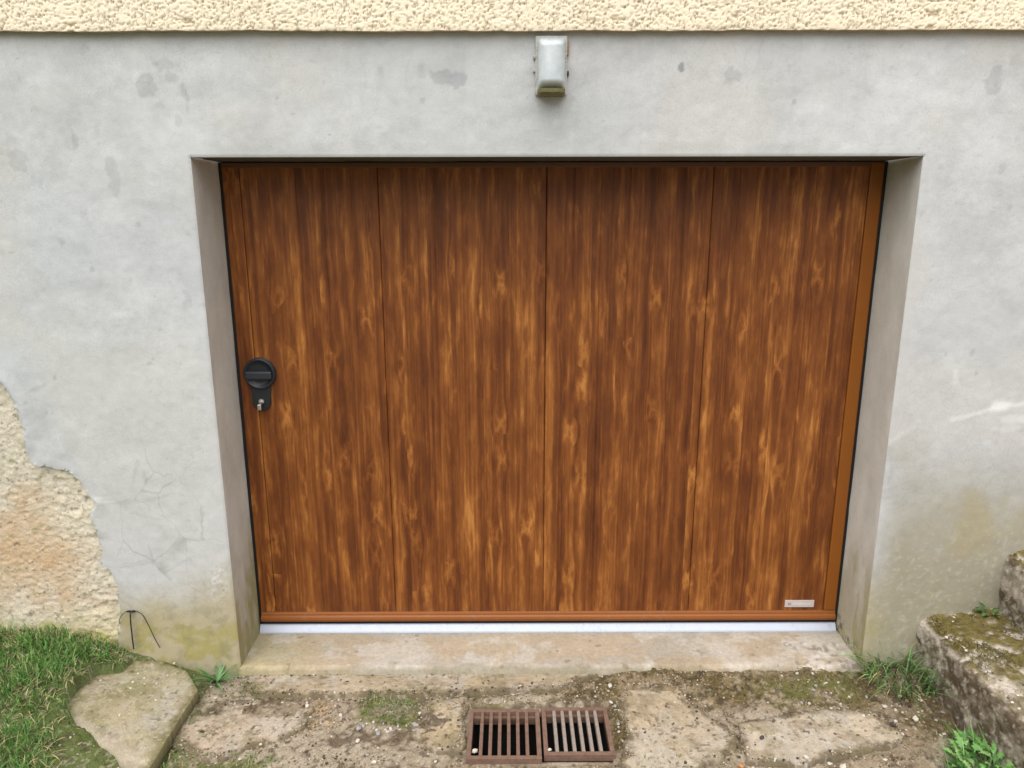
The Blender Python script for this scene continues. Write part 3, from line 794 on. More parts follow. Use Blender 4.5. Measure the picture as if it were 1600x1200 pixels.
# ================================================================== GARAGE DOOR
YD = D+0.020                                 # face of the door leaf
door = thing('garage_door', (0, YD, 0.0), 'brown wood grain garage door of four wide vertical panels', 'garage door')
ZB, ZT = 0.097, 1.955
# panels with a fine groove every sixth of their width
def panel(x0, x1, ngroove, first=True):
    prof = []                                # x, depth
    w = (x1-x0)/ngroove
    prof += [(x0, .006), (x0+.0010, .0022), (x0+.0035, 0.0)]
    for k in range(1, ngroove):
        xc = x0+k*w
        prof += [(xc-.0035, 0), (xc-.0010, .0016), (xc+.0010, .0016), (xc+.0035, 0)]
    prof += [(x1-.0035, 0.0), (x1-.0010, .0022), (x1, .006)]
    n = len(prof)
    V = [(x, YD+dy, z) for z in (ZB, ZT) for x, dy in prof]+[(x0, YD+.04, ZB), (x1, YD+.04, ZB), (x0, YD+.04, ZT), (x1, YD+.04, ZT)]
    F = [(i, i+1, n+i+1, n+i) for i in range(n-1)]
    b = 2*n; F += [(0, n, b+2, b), (n-1, b+1, b+3, 2*n-1), (b, b+2, b+3, b+1)]
    mb = MB(); mb.add(V, F); mb.build('panel', M_wood, door)
bounds = [-1.1760, -0.6590, -0.0240, 0.6030, 1.1880]
for (a, b), ng in zip(zip(bounds[:-1], bounds[1:]), (5, 6, 6, 6)):
    panel(a+.0004, b-.0004, ng)
# stiles on both sides, bottom rail, head rail, rubber seals behind the gaps
MB().box(-1.2395, -1.1762, YD-.001, YD+.04, ZB, ZT, .003).build('stile', M_wood, door)
MB().box(1.1883, 1.2390, YD-.004, YD+.04, ZB, ZT, .005).build('stile', M_stile, door)
prof = [(.090, -.002), (.0965, .002), (.082, -.004), (.076, -.012), (.064, -.014), (.054, -.010), (.049, .0)]
prof = [(.0965, .001), (.088, -.003), (.081, -.004), (.076, -.011), (.066, -.0135), (.056, -.010), (.050, -.001), (.050, .03), (.0965, .03)]
n = len(prof); mb = MB()
mb.add([(x, YD+dy, z) for x in (-1.2395, 1.239) for z, dy in prof], [(i, n+i, n+(i+1) % n, (i+1) % n) for i in range(n)]+[tuple(range(n)), tuple(range(2*n-1, n-1, -1))])
mb.build('bottom_rail', M_rail, door)
MB().box(-1.2522, -1.2410, YD+.004, YD+.04, .0365, 1.957).build('side_seal', M_rubber, door)
MB().box(1.2405, 1.2530, YD+.004, YD+.04, .0365, 1.957).build('side_seal', M_rubber, door)
MB().box(-1.24, 1.24, YD+.006, YD+.04, .0365, .0495).build('bottom_seal', M_rubber, door)
MB().box(-1.2395, 1.239, YD-.003, YD+.04, 1.9375, 1.957, .003).build('head_rail', mat_plain('dark_brown_rail', (.10, .040, .016), .4), door)
# white aluminium threshold
prof = [(-.002, -.014), (.004, -.016), (.010, -.0145), (.031, -.004), (.0355, .002), (.0355, .05), (-.002, .05)]
n = len(prof); mb = MB()
mb.add([(x, YD+dy, z) for x in (-1.2485, 1.2455) for z, dy in prof], [(i, (i+1) % n, n+(i+1) % n, n+i) for i in range(n)]+[tuple(range(n-1, -1, -1)), tuple(range(n, 2*n))])
mb.build('threshold_strip', M_alu, door)

MB().box(-1.32, 1.32, YD+.0405, YD+.055, -.12, 2.05).build('added_light_stop', M_rubber, door)  # added dark sheet, unseen behind the leaf: keeps light out of the gaps

# handle: round cup with a bar across, tapering plate and lock below
hc = on_wall(407, 583, YD); hx, hz_ = hc[0], hc[2]
def outline(r, r2, zb, n=28):
    P = []
    a0 = math.radians(-52)
    for k in range(n+1):
        a = a0+(math.pi-2*a0)*k/n
        P.append((hx+r*math.cos(a), hz_+r*math.sin(a)))
    zc = zb+r2
    for k in range(13):
        a = math.pi+.18+(math.pi-.36)*k/12
        P.append((hx-.003+r2*math.cos(a), zc+r2*math.sin(a)))
    return P
R0 = .0640
mb = MB()
P = np.array(outline(R0, .037, on_wall(407, 641, YD)[2]))
# a plate with a round hollow: rim ring, hollow wall, hollow floor
mb.extrude_y(P, YD-.010, YD+.002, .004)
hb = mb.build('handle', M_black, door)
ring = MB(); n = 40
rr = [(R0*.985, -.010), (R0*.97, -.018), (R0*.90, -.020), (R0*.82, -.018), (R0*.76, -.0115), (R0*.50, -.0105), (.0005, -.0105)]
V = [(hx+r*math.cos(2*math.pi*k/n), YD+dy, hz_+r*math.sin(2*math.pi*k/n)) for r, dy in rr for k in range(n)]
F = [(a*n+k, a*n+(k+1) % n, (a+1)*n+(k+1) % n, (a+1)*n+k) for a in range(len(rr)-1) for k in range(n)]
ring.add(V, F); ring.build('cup', M_black, hb, smooth=True)
MB().box(hx-R0*.80, hx+R0*.80, YD-.030, YD-.010, hz_-.020, hz_+.012, .006).build('grip', M_grip, hb)
kz = on_wall(407, 626, YD)[2]
cyl = MB()
cyl.tube([(hx-.002, YD-.008, kz), (hx-.002, YD-.014, kz)], .0105, 20)
cyl.build('key_cylinder', M_steel, hb)
key = thing('key', (hx-.002, YD-.02, kz), 'small silver key left in the lock below the round black handle', 'key')
kb = MB().tube([(hx-.002, YD-.013, kz), (hx-.002, YD-.028, kz)], .003, 8)
kb.build('key_blade', M_steel, key)
MB().box(hx-.0105, hx+.0045, YD-.040, YD-.0275, kz-.030, kz-.006, .003).build('key_bow', M_steel, key)

# small maker's plate, lower right: a silver strip with a dark square mark and a worn printed line
np0 = on_wall(1226.5, 937.5, YD); np1 = on_wall(1271, 948, YD)
pl = MB().box(np0[0], np1[0], YD-.004, YD+.001, np1[2], np0[2], .0018).build('name_plate', M_plate, door)
pz = (np0[2]+np1[2])/2
MB().box(np0[0]+.012, np0[0]+.026, YD-.0048, YD-.0038, pz-.0055, pz+.0055).build('emblem', M_plate2, pl)
M_print = mat_plain('name_plate_pale', (.60, .57, .55), .45, .3)
MB().box(np0[0]+.030, np1[0]-.015, YD-.0048, YD-.0038, pz-.0048, pz+.0048).build('print_line', M_print, pl)

# ================================================================== WALL LAMP
lc = on_wall(860, 100)
lx0, lx1 = on_wall(839, 100)[0], on_wall(883, 100)[0]
lz1, lz0 = on_wall(860, 57, -.03)[2], on_wall(860, 148, -.04)[2]
lamp = thing('wall_lamp', ((lx0+lx1)/2, 0, lz1), 'weathered white bulkhead lamp on the grey wall above the garage door', 'lamp')
M_lampbase = mat_plain('weathered_white_plastic', (.40, .40, .375), .6, var=.3, sc=60, dirt=.8)
M_dirty = mat_plain('yellowed_dirty_plastic', (.13, .115, .045), .7, var=.8, sc=30, dirt=.8)
def mat_lens():
    n = NT('milky_lamp_glass', .22, spec=.5)
    v = n.noise(n.pos, 18, 4, .6)
    n.color(n.ramp(v, [(.3, (.36, .41, .44)), (.7, (.52, .55, .55))]))
    n.b.inputs['Subsurface Weight'].default_value = .25
    n.b.inputs['Subsurface Radius'].default_value = (.02, .02, .02)
    n.b.inputs['Coat Weight'].default_value = .7
    n.b.inputs['Coat Roughness'].default_value = .08
    return n.m
MB().box(lx0-.006, lx1+.006, -.016, .012, lz0+.002, lz1+.006, .005).build('back_plate', M_lampbase, lamp)
def lens_mesh():
    # rounded box, bulging towards the street, a little deeper at the foot
    nx_, nz_l = 22, 40; V = []; F = []
    for j in range(nz_l+1):
        t = j/nz_l
        z = lz0+.014+(lz1-lz0-.016)*t
        ez = min(t, 1-t)*nz_l/3.2; kz_ = 1-max(0, 1-ez)**2*.25
        dep = (.052+.012*(1-t))*(1-max(0, 1-min(t, 1-t)*nz_l/7)**2*.80)
        for i in range(nx_+1):
            u = -1+2*i/nx_
            s = math.copysign(abs(u)**1.0, u)
            a = s*math.pi/2
            # superellipse section
            cx_ = math.copysign(abs(math.sin(a))**.80, a); cy_ = abs(math.cos(a))**.55
            V.append(((lx0+lx1)/2+cx_*kz_*(lx1-lx0)/2*.97, -.012-dep*cy_, z))
    w = nx_+1
    F = [(j*w+i, j*w+i+1, (j+1)*w+i+1, (j+1)*w+i) for j in range(nz_l) for i in range(nx_)]
    F += [tuple(range(w-1, -1, -1)), tuple(nz_l*w+i for i in range(w))]
    mb = MB(); mb.add(V, F); return mb
lens_mesh().build('lens', mat_lens(), lamp, smooth=True)
cap = MB(); n = 24; V = []
for z, k in ((lz0+.016, 1.0), (lz0+.004, .99), (lz0-.003, .86)):
    for i in range(n):
        a = math.pi*i/(n-1); c_, s_2 = math.cos(a), math.sin(a)
        V.append(((lx0+lx1)/2+math.copysign(abs(c_)**.5, c_)*(lx1-lx0)/2*.98*k, -.010-.064*k*abs(s_2)**.45, z))
F = [(a*n+i+1, a*n+i, (a+1)*n+i, (a+1)*n+i+1) for a in range(2) for i in range(n-1)]+[tuple(range(n)), tuple(range(3*n-1, 2*n-1, -1))]
cap.add(V, F); cap.build('bottom_cap', M_dirty, lamp, smooth=False)
for z in (lz0+.075, lz0+.115):
    MB().box(lx0-.013, lx0-.004, -.012, .002, z, z+.012, .002).build('clip', M_lampbase, lamp)
MB().box(lx1+.002, lx1+.011, -.014, .004, lz1-.055, lz1-.008, .003).build('rusty_tab', mat_plain('rust', (.22, .15, .08), .9, var=.5, sc=80), lamp)
MB().box(lx1+.004, lx1+.012, -.012, .004, lz0+.062, lz0+.078, .002).build('clip', M_black, lamp)

# ================================================================== CABLE STUB
ch = on_wall(204, 956)
cable = thing('cable_stub', (ch[0], 0, ch[2]), 'thin black cable ends drooping from a hole low in the wall', 'cable')
def wp_(px, py, y=-.006): return tuple(on_wall(px, py, y))
def wire(pts, r):
    # smooth the control points
    P = [Vector(p) for p in pts]; out = []
    for i in range(len(P)-1):
        a = P[max(i-1, 0)]; b = P[i]; c = P[i+1]; d_ = P[min(i+2, len(P)-1)]
        for t in np.linspace(0, 1, 7)[:-1]:
            out.append(.5*((2*b)+(c-a)*t+(2*a-5*b+4*c-d_)*t*t+(3*b-a-3*c+d_)*t**3))
    out.append(P[-1])
    MB().tube(out, r, 7).build('wire', M_black, cable, smooth=True)
wire([wp_(204, 955, .02), wp_(203, 954, -.012), wp_(195, 957, -.018), wp_(188, 965, -.014), wp_(186, 975, -.008)], .0014)
wire([wp_(205, 956, .02), wp_(204, 956, -.012), wp_(204, 970, -.018), wp_(206, 990, -.016), wp_(209, 1014, -.012)], .0026)
wire([wp_(206, 955, .02), wp_(209, 954, -.012), wp_(222, 960, -.018), wp_(232, 977, -.014), wp_(241, 996, -.010), wp_(250, 1012, -.008)], .0016)
MB().tube([wp_(198, 955.5, -.010), wp_(211, 955.5, -.010)], .0036, 8).build('sleeve', M_rubber, cable, smooth=True)

# ================================================================== DRAIN GRATINGS
M_rust = mat_plain('rusty_iron', (.155, .094, .068), .92, .0, .15, .6, 45, .0012, 220, dirt=.55)
M_rustg = mat_plain('worn_grey_iron', (.235, .195, .165), .85, .0, .25, .40, 60, .0012, 220, dirt=.6)
def grate(x0, x1, y0, y1, z, label, mbar, skew, tilt=0.0):
    g = thing('drain_grate', (x0, y0, z), label, 'drain grate', 'iron drain grates in front of the door')
    fw, th = .016, .028
    fr = MB()
    fr.box(x0, x1, y0, y0+fw, z-th, z, .002).box(x0, x1, y1-fw, y1, z-th, z, .002)
    fr.box(x0, x0+fw, y0+fw+.0005, y1-fw-.0005, z-th, z-.0004, .002).box(x1-fw, x1, y0+fw+.0005, y1-fw-.0005, z-th, z-.0004, .002)
    fr.build('frame', M_rust, g)
    # inner ledge at the wall side
    MB().box(x0+fw, x1-fw, y1-fw-.014, y1-fw-.0005, z-.045, z-.018).build('ledge', M_rust, g)
    nb_ = 7; pitch = (x1-x0-2*fw)/nb_
    first = None
    for k in range(1, nb_):
        xc = x0+fw+pitch*k
        if first is None:
            first = MB().box(xc-.0062, xc+.0062, y0+fw+.0008, y1-fw-.0008, z-.026, z-.0008, .0018).build('bar', mbar, g, at=(xc, y0, z)); base = first
        else:
            b = first.copy(); COL.objects.link(b); b.parent = g; b.location = Vector((xc, y0, z))-g.location
    return g
g1 = grate(GR1[0], GR1[1], GR1[2], GR1[3], -.036, 'rusty reddish drain grate with seven slots, left of its greyer twin', M_rust, 0)
g2 = grate(GR2[0], GR2[1], GR2[2], GR2[3], -.038, 'drain grate with worn grey bars in a rusty frame, right of its redder twin', M_rustg, 0)
pitb = MB()
x0, x1, y0, y1 = -.3015, .1815, -.4615, -.2255
pitb.add([(x0, y0, -.064), (x1, y0, -.064), (x1, y1, -.064), (x0, y1, -.064), (x0, y0, -.29), (x1, y0, -.29), (x1, y1, -.29), (x0, y1, -.29)], [(0, 4, 5, 1), (1, 5, 6, 2), (2, 6, 7, 3), (3, 7, 4, 0), (4, 7, 6, 5)])
pitb.build('drain_pit', mat_plain('pit_shade_black', (.007, .006, .005), .9), ground)  # near-black colour paints in the shade seen through the slots

# ================================================================== LOOSE STONE SLAB, STONES, GRAVEL
def stone_slab_col(X, Y, ins):
    c = slab_col((0.255, 0.225, 0.145), .45, 91, edge=(0.15, 0.13, 0.06), pale=(0.33, 0.29, 0.20))(X, Y, ins)
    q = ground_poly([(150, 1105), (215, 1090), (230, 1180), (185, 1160)], .02)
    c = mixc(c, (0.33, 0.275, 0.18), soft_poly(X, Y, q, .04)*.5)
    q = ground_poly([(110, 1120), (140, 1135), (190, 1165), (230, 1180), (210, 1205), (100, 1150)], .02)
    c = mixc(c, (0.47, 0.40, 0.32), soft_poly(X, Y, q, .02)*.5)
    return c
P = STONE_P
c0 = P.mean(0)
me = slab_mesh('stone_slab', P, STONE_Z, .05, M_slab, tilt=(-.10, .02), seed=1300, colour=stone_slab_col, jag=.0022, rimdrop=.0006, amp=.0035)
tag(link('stone_slab', me, at=(c0[0], c0[1], 0)), 'loose lichen-stained stone slab tilted on the earth beside the grass', 'stone slab')

def ico_stone(seed, n=1):
    import bmesh
    bm = bmesh.new(); bmesh.ops.create_icosphere(bm, subdivisions=n, radius=1)
    r = np.random.default_rng(seed); sq = np.array((1, r.uniform(.6, .95), r.uniform(.45, .75)))
    for v in bm.verts:
        v.co = Vector(np.array(v.co)*sq*(1+r.uniform(-.22, .22)))
    V = np.array([v.co[:] for v in bm.verts]); F = np.array([[v.index for v in f.verts] for f in bm.faces]); bm.free()
    return V, F
def mat_stone(name, col, var=.3):
    return mat_plain(name, col, .9, 0, .2, var, 60, .001, 200)
MS = {'white': mat_stone('white_pebble', (.50, .455, .385)), 'grey': mat_stone('grey_pebble', (.30, .285, .27)), 'brown': mat_stone('brown_pebble', (.25, .18, .11)), 'dark': mat_stone('dark_pebble', (.06, .052, .05)), 'orange': mat_stone('orange_pebble', (.45, .21, .09))}
shapes = [ico_stone(s, 1) for s in range(6)]
stone_me = {}
for kname, m_ in MS.items():
    for s in range(6):
        me = mesh_np('stone', shapes[s][0], shapes[s][1], m_, smooth=False); stone_me[kname, s] = me
def surface_z(x, y):
    z = float(ground_z(x, y))
    for P2, zt in slab_list:
        if in_poly(np.array([x]), np.array([y]), P2)[0]: z = max(z, zt)
    return z
slab_list = [(ground_poly(s[0], s[1]), s[1]) for s in SL]
def put_stone(x, y, r, kind_, label, group, z=None):
    o = bpy.data.objects.new('pebble', stone_me[kind_, rng.integers(6)]); COL.objects.link(o)
    o.location = (x, y, (surface_z(x, y) if z is None else z)+r*.28)
    r = r*.85; o.scale = (r, r*(.7+.5*rng.random()), r); o.rotation_euler = (rng.normal()*.25, rng.normal()*.25, rng.random()*6.28)
    tag(o, label, 'stone', group)
    return o
def stones(poly, cnt, rmin, rmax, kinds, label, group, z=-.045):
    P = ground_poly(poly, z); lo_, hi_ = P.min(0), P.max(0); k = 0
    while k < cnt:
        p = lo_+rng.random(2)*(hi_-lo_)
        if not in_poly(p[:1], p[1:], P)[0]: continue
        if -.34 < p[0] < .22 and -.5 < p[1] < -.19: continue
        kk = kinds[rng.integers(len(kinds))]
        put_stone(p[0], p[1], rmin+(rmax-rmin)*rng.random()**2, kk, label.replace('pale pebble', 'pebble').replace('pebble', kk+' pebble'), group); k += 1
stones([(470, 1110), (520, 1085), (560, 1095), (560, 1145), (500, 1150)], 14, .006, .012, ['white', 'grey', 'white'], 'small pale pebble in the earth left of the green weed patch', 'pebbles left of the green weed patch')
stones([(540, 1112), (560, 1125), (640, 1130), (660, 1100), (660, 1150), (590, 1150), (530, 1140)], 30, .006, .013, ['grey', 'white', 'brown'], 'small pebble in the crumbled edge below the green weed patch', 'pebbles below the green weed patch')
stones([(1160, 1060), (1330, 1050), (1400, 1095), (1260, 1105)], 16, .006, .013, ['white', 'grey'], 'small pale pebble on the moss in front of the sill', 'pebbles on the moss before the sill')
stones([(1370, 1100), (1480, 1090), (1500, 1190), (1400, 1195), (1410, 1150)], 22, .006, .013, ['white', 'grey', 'brown'], 'small pebble in the dirt at the foot of the concrete steps', 'pebbles at the foot of the steps')
stones([(1150, 1180), (1400, 1172), (1420, 1215), (1140, 1215)], 20, .006, .014, ['white', 'grey', 'brown', 'white'], 'small pebble in the dirt below the pale right hand slab', 'pebbles below the right hand slab')
stones([(560, 1160), (720, 1172), (720, 1215), (540, 1215)], 14, .005, .011, ['white', 'grey', 'brown'], 'small pebble in the dirt left of the drain grates', 'pebbles left of the drain grates')
stones([(1180, 1115), (1330, 1108), (1380, 1140), (1240, 1180)], 12, .004, .009, ['grey', 'brown', 'white'], 'tiny pebble lying on the pale right hand slab', 'pebbles on the right hand slab')
stones([(950, 1105), (972, 1100), (976, 1140), (962, 1150)], 7, .006, .012, ['white', 'grey'], 'small pale pebble packed beside the right drain grate', 'pebbles beside the right drain grate')
for px, py, r, kk, lab in [(955, 1100, .012, 'white', 'white pebble at the far right corner of the right drain grate'),
        (953, 1075, .011, 'white', 'white pebble on the moss behind the right drain grate'),
        (931, 1043, .008, 'white', 'tiny white pebble against the front edge of the sill'),
        (1394, 1136, .014, 'dark', 'flat dark pebble at the tip of the pale right hand slab'),
        (1190, 1157, .013, 'dark', 'dark pebble on the pale right hand slab'),
        (1270, 1056, .012, 'white', 'white pebble in the moss before the right end of the sill'),
        (1540, 1113, .017, 'orange', 'orange stone at the foot of the concrete steps'),
        (1158, 1196, .016, 'orange', 'orange pebble at the bottom between the slabs'),
        (1405, 1090, .013, 'white', 'white pebble just in front of the grass tuft'),
        (1430, 1125, .014, 'white', 'white pebble between the pale slab and the steps'),
        (1382, 1106, .013, 'white', 'white pebble at the back corner of the pale right hand slab'),
        (1297, 1190, .016, 'white', 'larger white pebble below the pale right hand slab'),
        (559, 1160, .011, 'white', 'elongated white pebble in the brown earth below the weed patch'),
        (375, 1185, .010, 'white', 'white pebble at the lower left edge of the paving'),
        (276, 1143, .010, 'white', 'white pebble beside the long edge of the tilted stone slab'),
        (358, 1051, .010, 'white', 'white pebble beside the strap-leaved weed'),
        (585, 1192, .012, 'white', 'white pebble near the bottom edge left of the drain')]:
    q = on_ground(px, py, -.045); put_stone(q[0], q[1], r, kk, lab, None)
for px, py, r, lab in [(742, 1174, .013, 'pale stone fallen on the near left corner of the redder grate'), (859, 1172, .009, 'small pale stone on the near left corner of the greyer grate')]:
    q = on_ground(px, py, -.036); put_stone(q[0], q[1], r, 'white', lab, None, -.037)
q = on_ground(345, 1107)
# bits on the tilted slab
for px, py in [(208, 1069), (226, 1062), (226, 1070), (245, 1068), (243, 1092), (204, 1078), (272, 1037), (262, 1055), (216, 1056), (158, 1071), (187, 1118)]:
    q = on_ground(px, py, STONE_Z)
    put_stone(q[0], q[1], .0055+.003*rng.random(), 'white', 'tiny white pebble on top of the tilted stone slab', 'pebbles on the tilted stone slab', STONE_Z-.002-.10*(q[0]-c0[0])+.02*(q[1]-c0[1]))

# gravel and crumbs: nobody could count them
def scatter(N):
    Vs = []; Fs = []; Cs = []; nv = 0
    base = [ico_stone(s+50, 1) for s in range(5)]
    x = rng.uniform(-1.75, 1.75, N*3); y = -rng.random(N*3)**1.1*.85-.004
    dens = np.clip(sstep(.44, .62, fbm(x, y, 6, 4, 1500, .6)), .06, 1)
    for P2, zt in slab_list:
        dd, _, _ = poly_dist(x, y, P2); ins = in_poly(x, y, P2)
        dens = np.where(ins & (dd > .025), dens*.10, dens); dens = np.where((dd < .03), np.maximum(dens, .7), dens)
    dens = np.where((x < -1.35), dens*.2, dens); dens = np.where((x > -.33) & (x < .21) & (y > -.49) & (y < -.19), 0, dens)
    ok = np.nonzero(rng.random(N*3) < dens)[0][:N]
    pal = np.array([(.42, .37, .30), (.29, .245, .19), (.22, .17, .115), (.13, .095, .06), (.31, .24, .155), (.06, .048, .035)])
    for i in ok:
        B, Fb = base[rng.integers(5)]
        r = .0016+.0048*rng.random()**2.6
        a = rng.random()*6.28; R_ = np.array(((math.cos(a), -math.sin(a), 0), (math.sin(a), math.cos(a), 0), (0, 0, 1)))
        z = surface_z(x[i], y[i])
        Vs.append((B@R_.T)*r+np.array((x[i], y[i], z+r*.25))); Fs.append(Fb+nv); nv += len(B)
        cc = pal[rng.choice(6, p=[.09, .19, .24, .24, .12, .12])]*(.8+.4*rng.random()); Cs.append(np.repeat(cc[None], len(B), 0))
    return np.concatenate(Vs), np.concatenate(Fs), np.concatenate(Cs)
V, F, C = scatter(9000)
o = link('gravel', mesh_np('gravel', V, F, mat_paint('gravel', .95, 200, .2, .0006, 300), C, smooth=False))
tag(o, kind='stuff')

# ================================================================== VEGETATION
def mat_leaf(name, rough=.5):
    n = NT(name, rough, spec=.3)
    a = n.n('ShaderNodeAttribute', attribute_name='paint').outputs['Color']
    f = n.noise(n.pos, 60, 3)
    n.color(n.mix(1.0, a, n.ramp(f, [(.3, .85), (.7, 1.15)]), 'MULTIPLY'))
    n.b.inputs['Transmission Weight'].default_value = 0
    n.b.inputs['Subsurface Weight'].default_value = .12
    n.b.inputs['Subsurface Radius'].default_value = (.004, .006, .002)
    return n.m
M_leaf = mat_leaf('grass_blades')
def blade(p, az, L, w, lean, curl, col, seg=5, fold=.0):
    """one blade or strap leaf: returns V, Q, C"""
    d = np.array((math.cos(az), math.sin(az), 0)); s = np.array((-math.sin(az), math.cos(az), 0))
    V = []; C = []; ang = lean; q = np.array(p, float)
    for k in range(seg+1):
        t = k/seg; ww = w*(1-t**1.8)*(.55+.45*min(1, t*4))
        if k == seg: ww = w*.04
        up = np.array((0, 0, 1.))
        nrm = -d*math.sin(ang)*0+up
        V += [q-s*ww/2, q+s*ww/2]
        C += [np.array(col)*(.75+.35*t)]*2
        dirv = d*math.sin(ang)+up*math.cos(ang)
        q = q+dirv*L/seg; ang = ang+curl/seg
    Q = [[2*k, 2*k+1, 2*k+3, 2*k+2] for k in range(seg)]
    return np.array(V), np.array(Q), np.array(C)
def join(items):
    V = []; Q = []; C = []; n = 0
    for v, q, c in items:
        V.append(v); Q.append(q+n); C.append(c); n += len(v)
    return np.concatenate(V), np.concatenate(Q), np.concatenate(C)

# lawn on the left
items = []
N = 27000; cnt = 0
BARE = ground_poly([(85, 1150), (150, 1160), (215, 1190), (200, 1235), (95, 1235)], -.02)
while cnt < N:
    x = -1.30-1.5*rng.random()**1.05; y = -1.5*rng.random()**1.2+.004
    lim = -1.46+.10*(float(fbm(np.array([x]), np.array([y]), 7, 3, 1700)[0])-.5)*2-.25*sstep(-.22, .02, y)
    if x > lim+ .12: continue
    edge = sstep(lim+.10, lim-.18, x)
    if rng.random() > .12+.88*edge: continue
    if in_poly(np.array([x]), np.array([y]), STONE_P)[0]: continue
    if soft_poly(np.array([x]), np.array([y]), BARE, .03)[0] > rng.random(): continue
    thin = float(fbm(np.array([x]), np.array([y]), 9, 3, 1710)[0])
    if thin < .36 and rng.random() < .6: continue
    dead = rng.random() < (.22+.35*(1-edge)+(.25 if thin < .45 else 0))
    if y > -.06 and rng.random() < .5: dead = True
    col = np.array((.34, .30, .15)) if dead else np.array([(.065, .175, .028), (.095, .215, .040), (.045, .130, .022), (.145, .235, .055)][rng.integers(4)])
    col = col*(.75+.5*rng.random())
    L = (.020+.045*rng.random())*(.7+.5*edge)*(.8 if dead else 1)
    items.append(blade((x, y, float(ground_z(x, y))-.004), rng.random()*6.28, L, .0025+.0028*rng.random(), rng.normal()*.35+(.9 if dead else .25), .5+rng.random()*1.2, col, 3)); cnt += 1
V, Q, C = join(items)
tag(link('grass', mesh_np('grass', V, Q, M_leaf, C)), kind='stuff')

# scattered tiny green weeds on the earth
items = []
def weedlets(poly, n, L, cols):
    Pg = ground_poly(poly, -.05); lo_, hi_ = Pg.min(0), Pg.max(0); k = 0
    while k < n:
        q = lo_+rng.random(2)*(hi_-lo_)
        if not in_poly(q[:1], q[1:], Pg)[0]: continue
        k += 1; col = np.array(cols[rng.integers(len(cols))])*(.7+.6*rng.random())
        items.append(blade((q[0], q[1], surface_z(q[0], q[1])-.002), rng.random()*6.28, L*(.5+rng.random()), .002+.003*rng.random(), .4+.7*rng.random(), rng.random(), col, 2))
GC = [(.10, .165, .038), (.14, .19, .055), (.07, .11, .025), (.22, .19, .09)]
weedlets([(575, 1088), (640, 1085), (655, 1112), (625, 1138), (570, 1125)], 620, .019, GC)
weedlets([(270, 1180), (440, 1180), (460, 1225), (260, 1225)], 420, .016, GC)
weedlets([(1000, 1188), (1160, 1180), (1180, 1225), (980, 1225)], 160, .012, GC)
weedlets([(350, 1070), (420, 1075), (410, 1098), (350, 1096)], 130, .016, GC)
weedlets([(1430, 1150), (1500, 1150), (1510, 1200), (1430, 1200)], 120, .014, GC)
weedlets([(1180, 1060), (1330, 1050), (1360, 1095), (1200, 1100)], 260, .008, GC+[(.16, .13, .05)]*2)
weedlets([(930, 1050), (1120, 1040), (1160, 1095), (960, 1080)], 300, .007, [(.13, .10, .04), (.17, .13, .06), (.10, .10, .03)])
V, Q, C = join(items)
tag(link('weed_sprigs', mesh_np('weed_sprigs', V, Q, M_leaf, C)), kind='stuff')

# moss cushions: short shoots on the earth and on the steps
items = []
mc = [(.150, .118, .026), (.195, .150, .040), (.105, .085, .026), (.125, .125, .035), (.075, .055, .026)]
weedlets([(1060, 1040), (1335, 1036), (1395, 1090), (1370, 1112), (1200, 1104), (1085, 1092)], 2600, .0065, mc)
weedlets([(925, 1060), (990, 1036), (1112, 1040), (1145, 1092), (1060, 1100), (1010, 1072)], 1500, .0065, [(.13, .095, .035), (.17, .125, .05), (.085, .06, .025), (.105, .09, .028)])
weedlets([(100, 1152), (160, 1168), (212, 1198), (200, 1235), (70, 1235)], 900, .0075, [(.17, .12, .03), (.12, .075, .028), (.14, .125, .03), (.075, .05, .025)])
weedlets([(955, 1100), (979, 1100), (984, 1165), (962, 1170)], 350, .0060, mc)
weedlets([(872, 1068), (960, 1052), (978, 1088), (880, 1092)], 500, .0055, mc)
weedlets([(1400, 1110), (1480, 1085), (1500, 1150), (1430, 1160)], 500, .0060, mc)
weedlets([(560, 1041), (640, 1041), (620, 1058), (585, 1058)], 160, .0050, mc)
V, Q, C = join(items)
tag(link('moss', mesh_np('moss', V, Q, M_leaf, C)), kind='stuff')
items = []
for k in range(5200):
    y = -.015-.36*rng.random(); x = 1.475+.30*rng.random()
    f = float(fbm(np.array([x]), np.array([y]), 13, 4, 1900, .6)[0])+.35*(y+.20)
    if f < .44: continue
    items.append(blade((x, y, .207+.10*(x-1.462)+(rng.random()-.5)*.008), rng.random()*6.28, .004+.007*rng.random(), .003+.003*rng.random(), .4+.8*rng.random(), rng.random(), np.array(mc[rng.integers(5)])*(.7+.6*rng.random()), 2))
V, Q, C = join(items)
tag(link('moss_cover', mesh_np('moss_cover', V, Q, M_leaf, C), steps), kind='stuff')
base = [ico_stone(s_+80, 1) for s_ in range(4)]; Vs = []; Fs = []; Cs = []; nv = 0
for k in range(1500):
    x = 1.475+.62*rng.random(); y = -.9*rng.random()**1.2
    if x > 1.74 and rng.random() < .8: continue
    zz_ = .206+.10*(x-1.462) if x < 1.74 else .487
    B, Fb = base[rng.integers(4)]; r = .0018+.0055*rng.random()**2.2
    a = rng.random()*6.28; R_ = np.array(((math.cos(a), -math.sin(a), 0), (math.sin(a), math.cos(a), 0), (0, 0, 1)))
    Vs.append((B@R_.T)*r+np.array((x, y, zz_+r*.1+(rng.random()-.5)*.006))); Fs.append(Fb+nv); nv += len(B)
    Cs.append(np.repeat((np.array([(.56, .52, .46), (.42, .37, .30), (.30, .25, .18), (.09, .07, .045)][rng.integers(4)])*(.8+.4*rng.random()))[None], len(B), 0))
tag(link('crumbs', mesh_np('crumbs', np.concatenate(Vs), np.concatenate(Fs), bpy.data.materials['gravel'], np.concatenate(Cs), smooth=False), steps), kind='stuff')
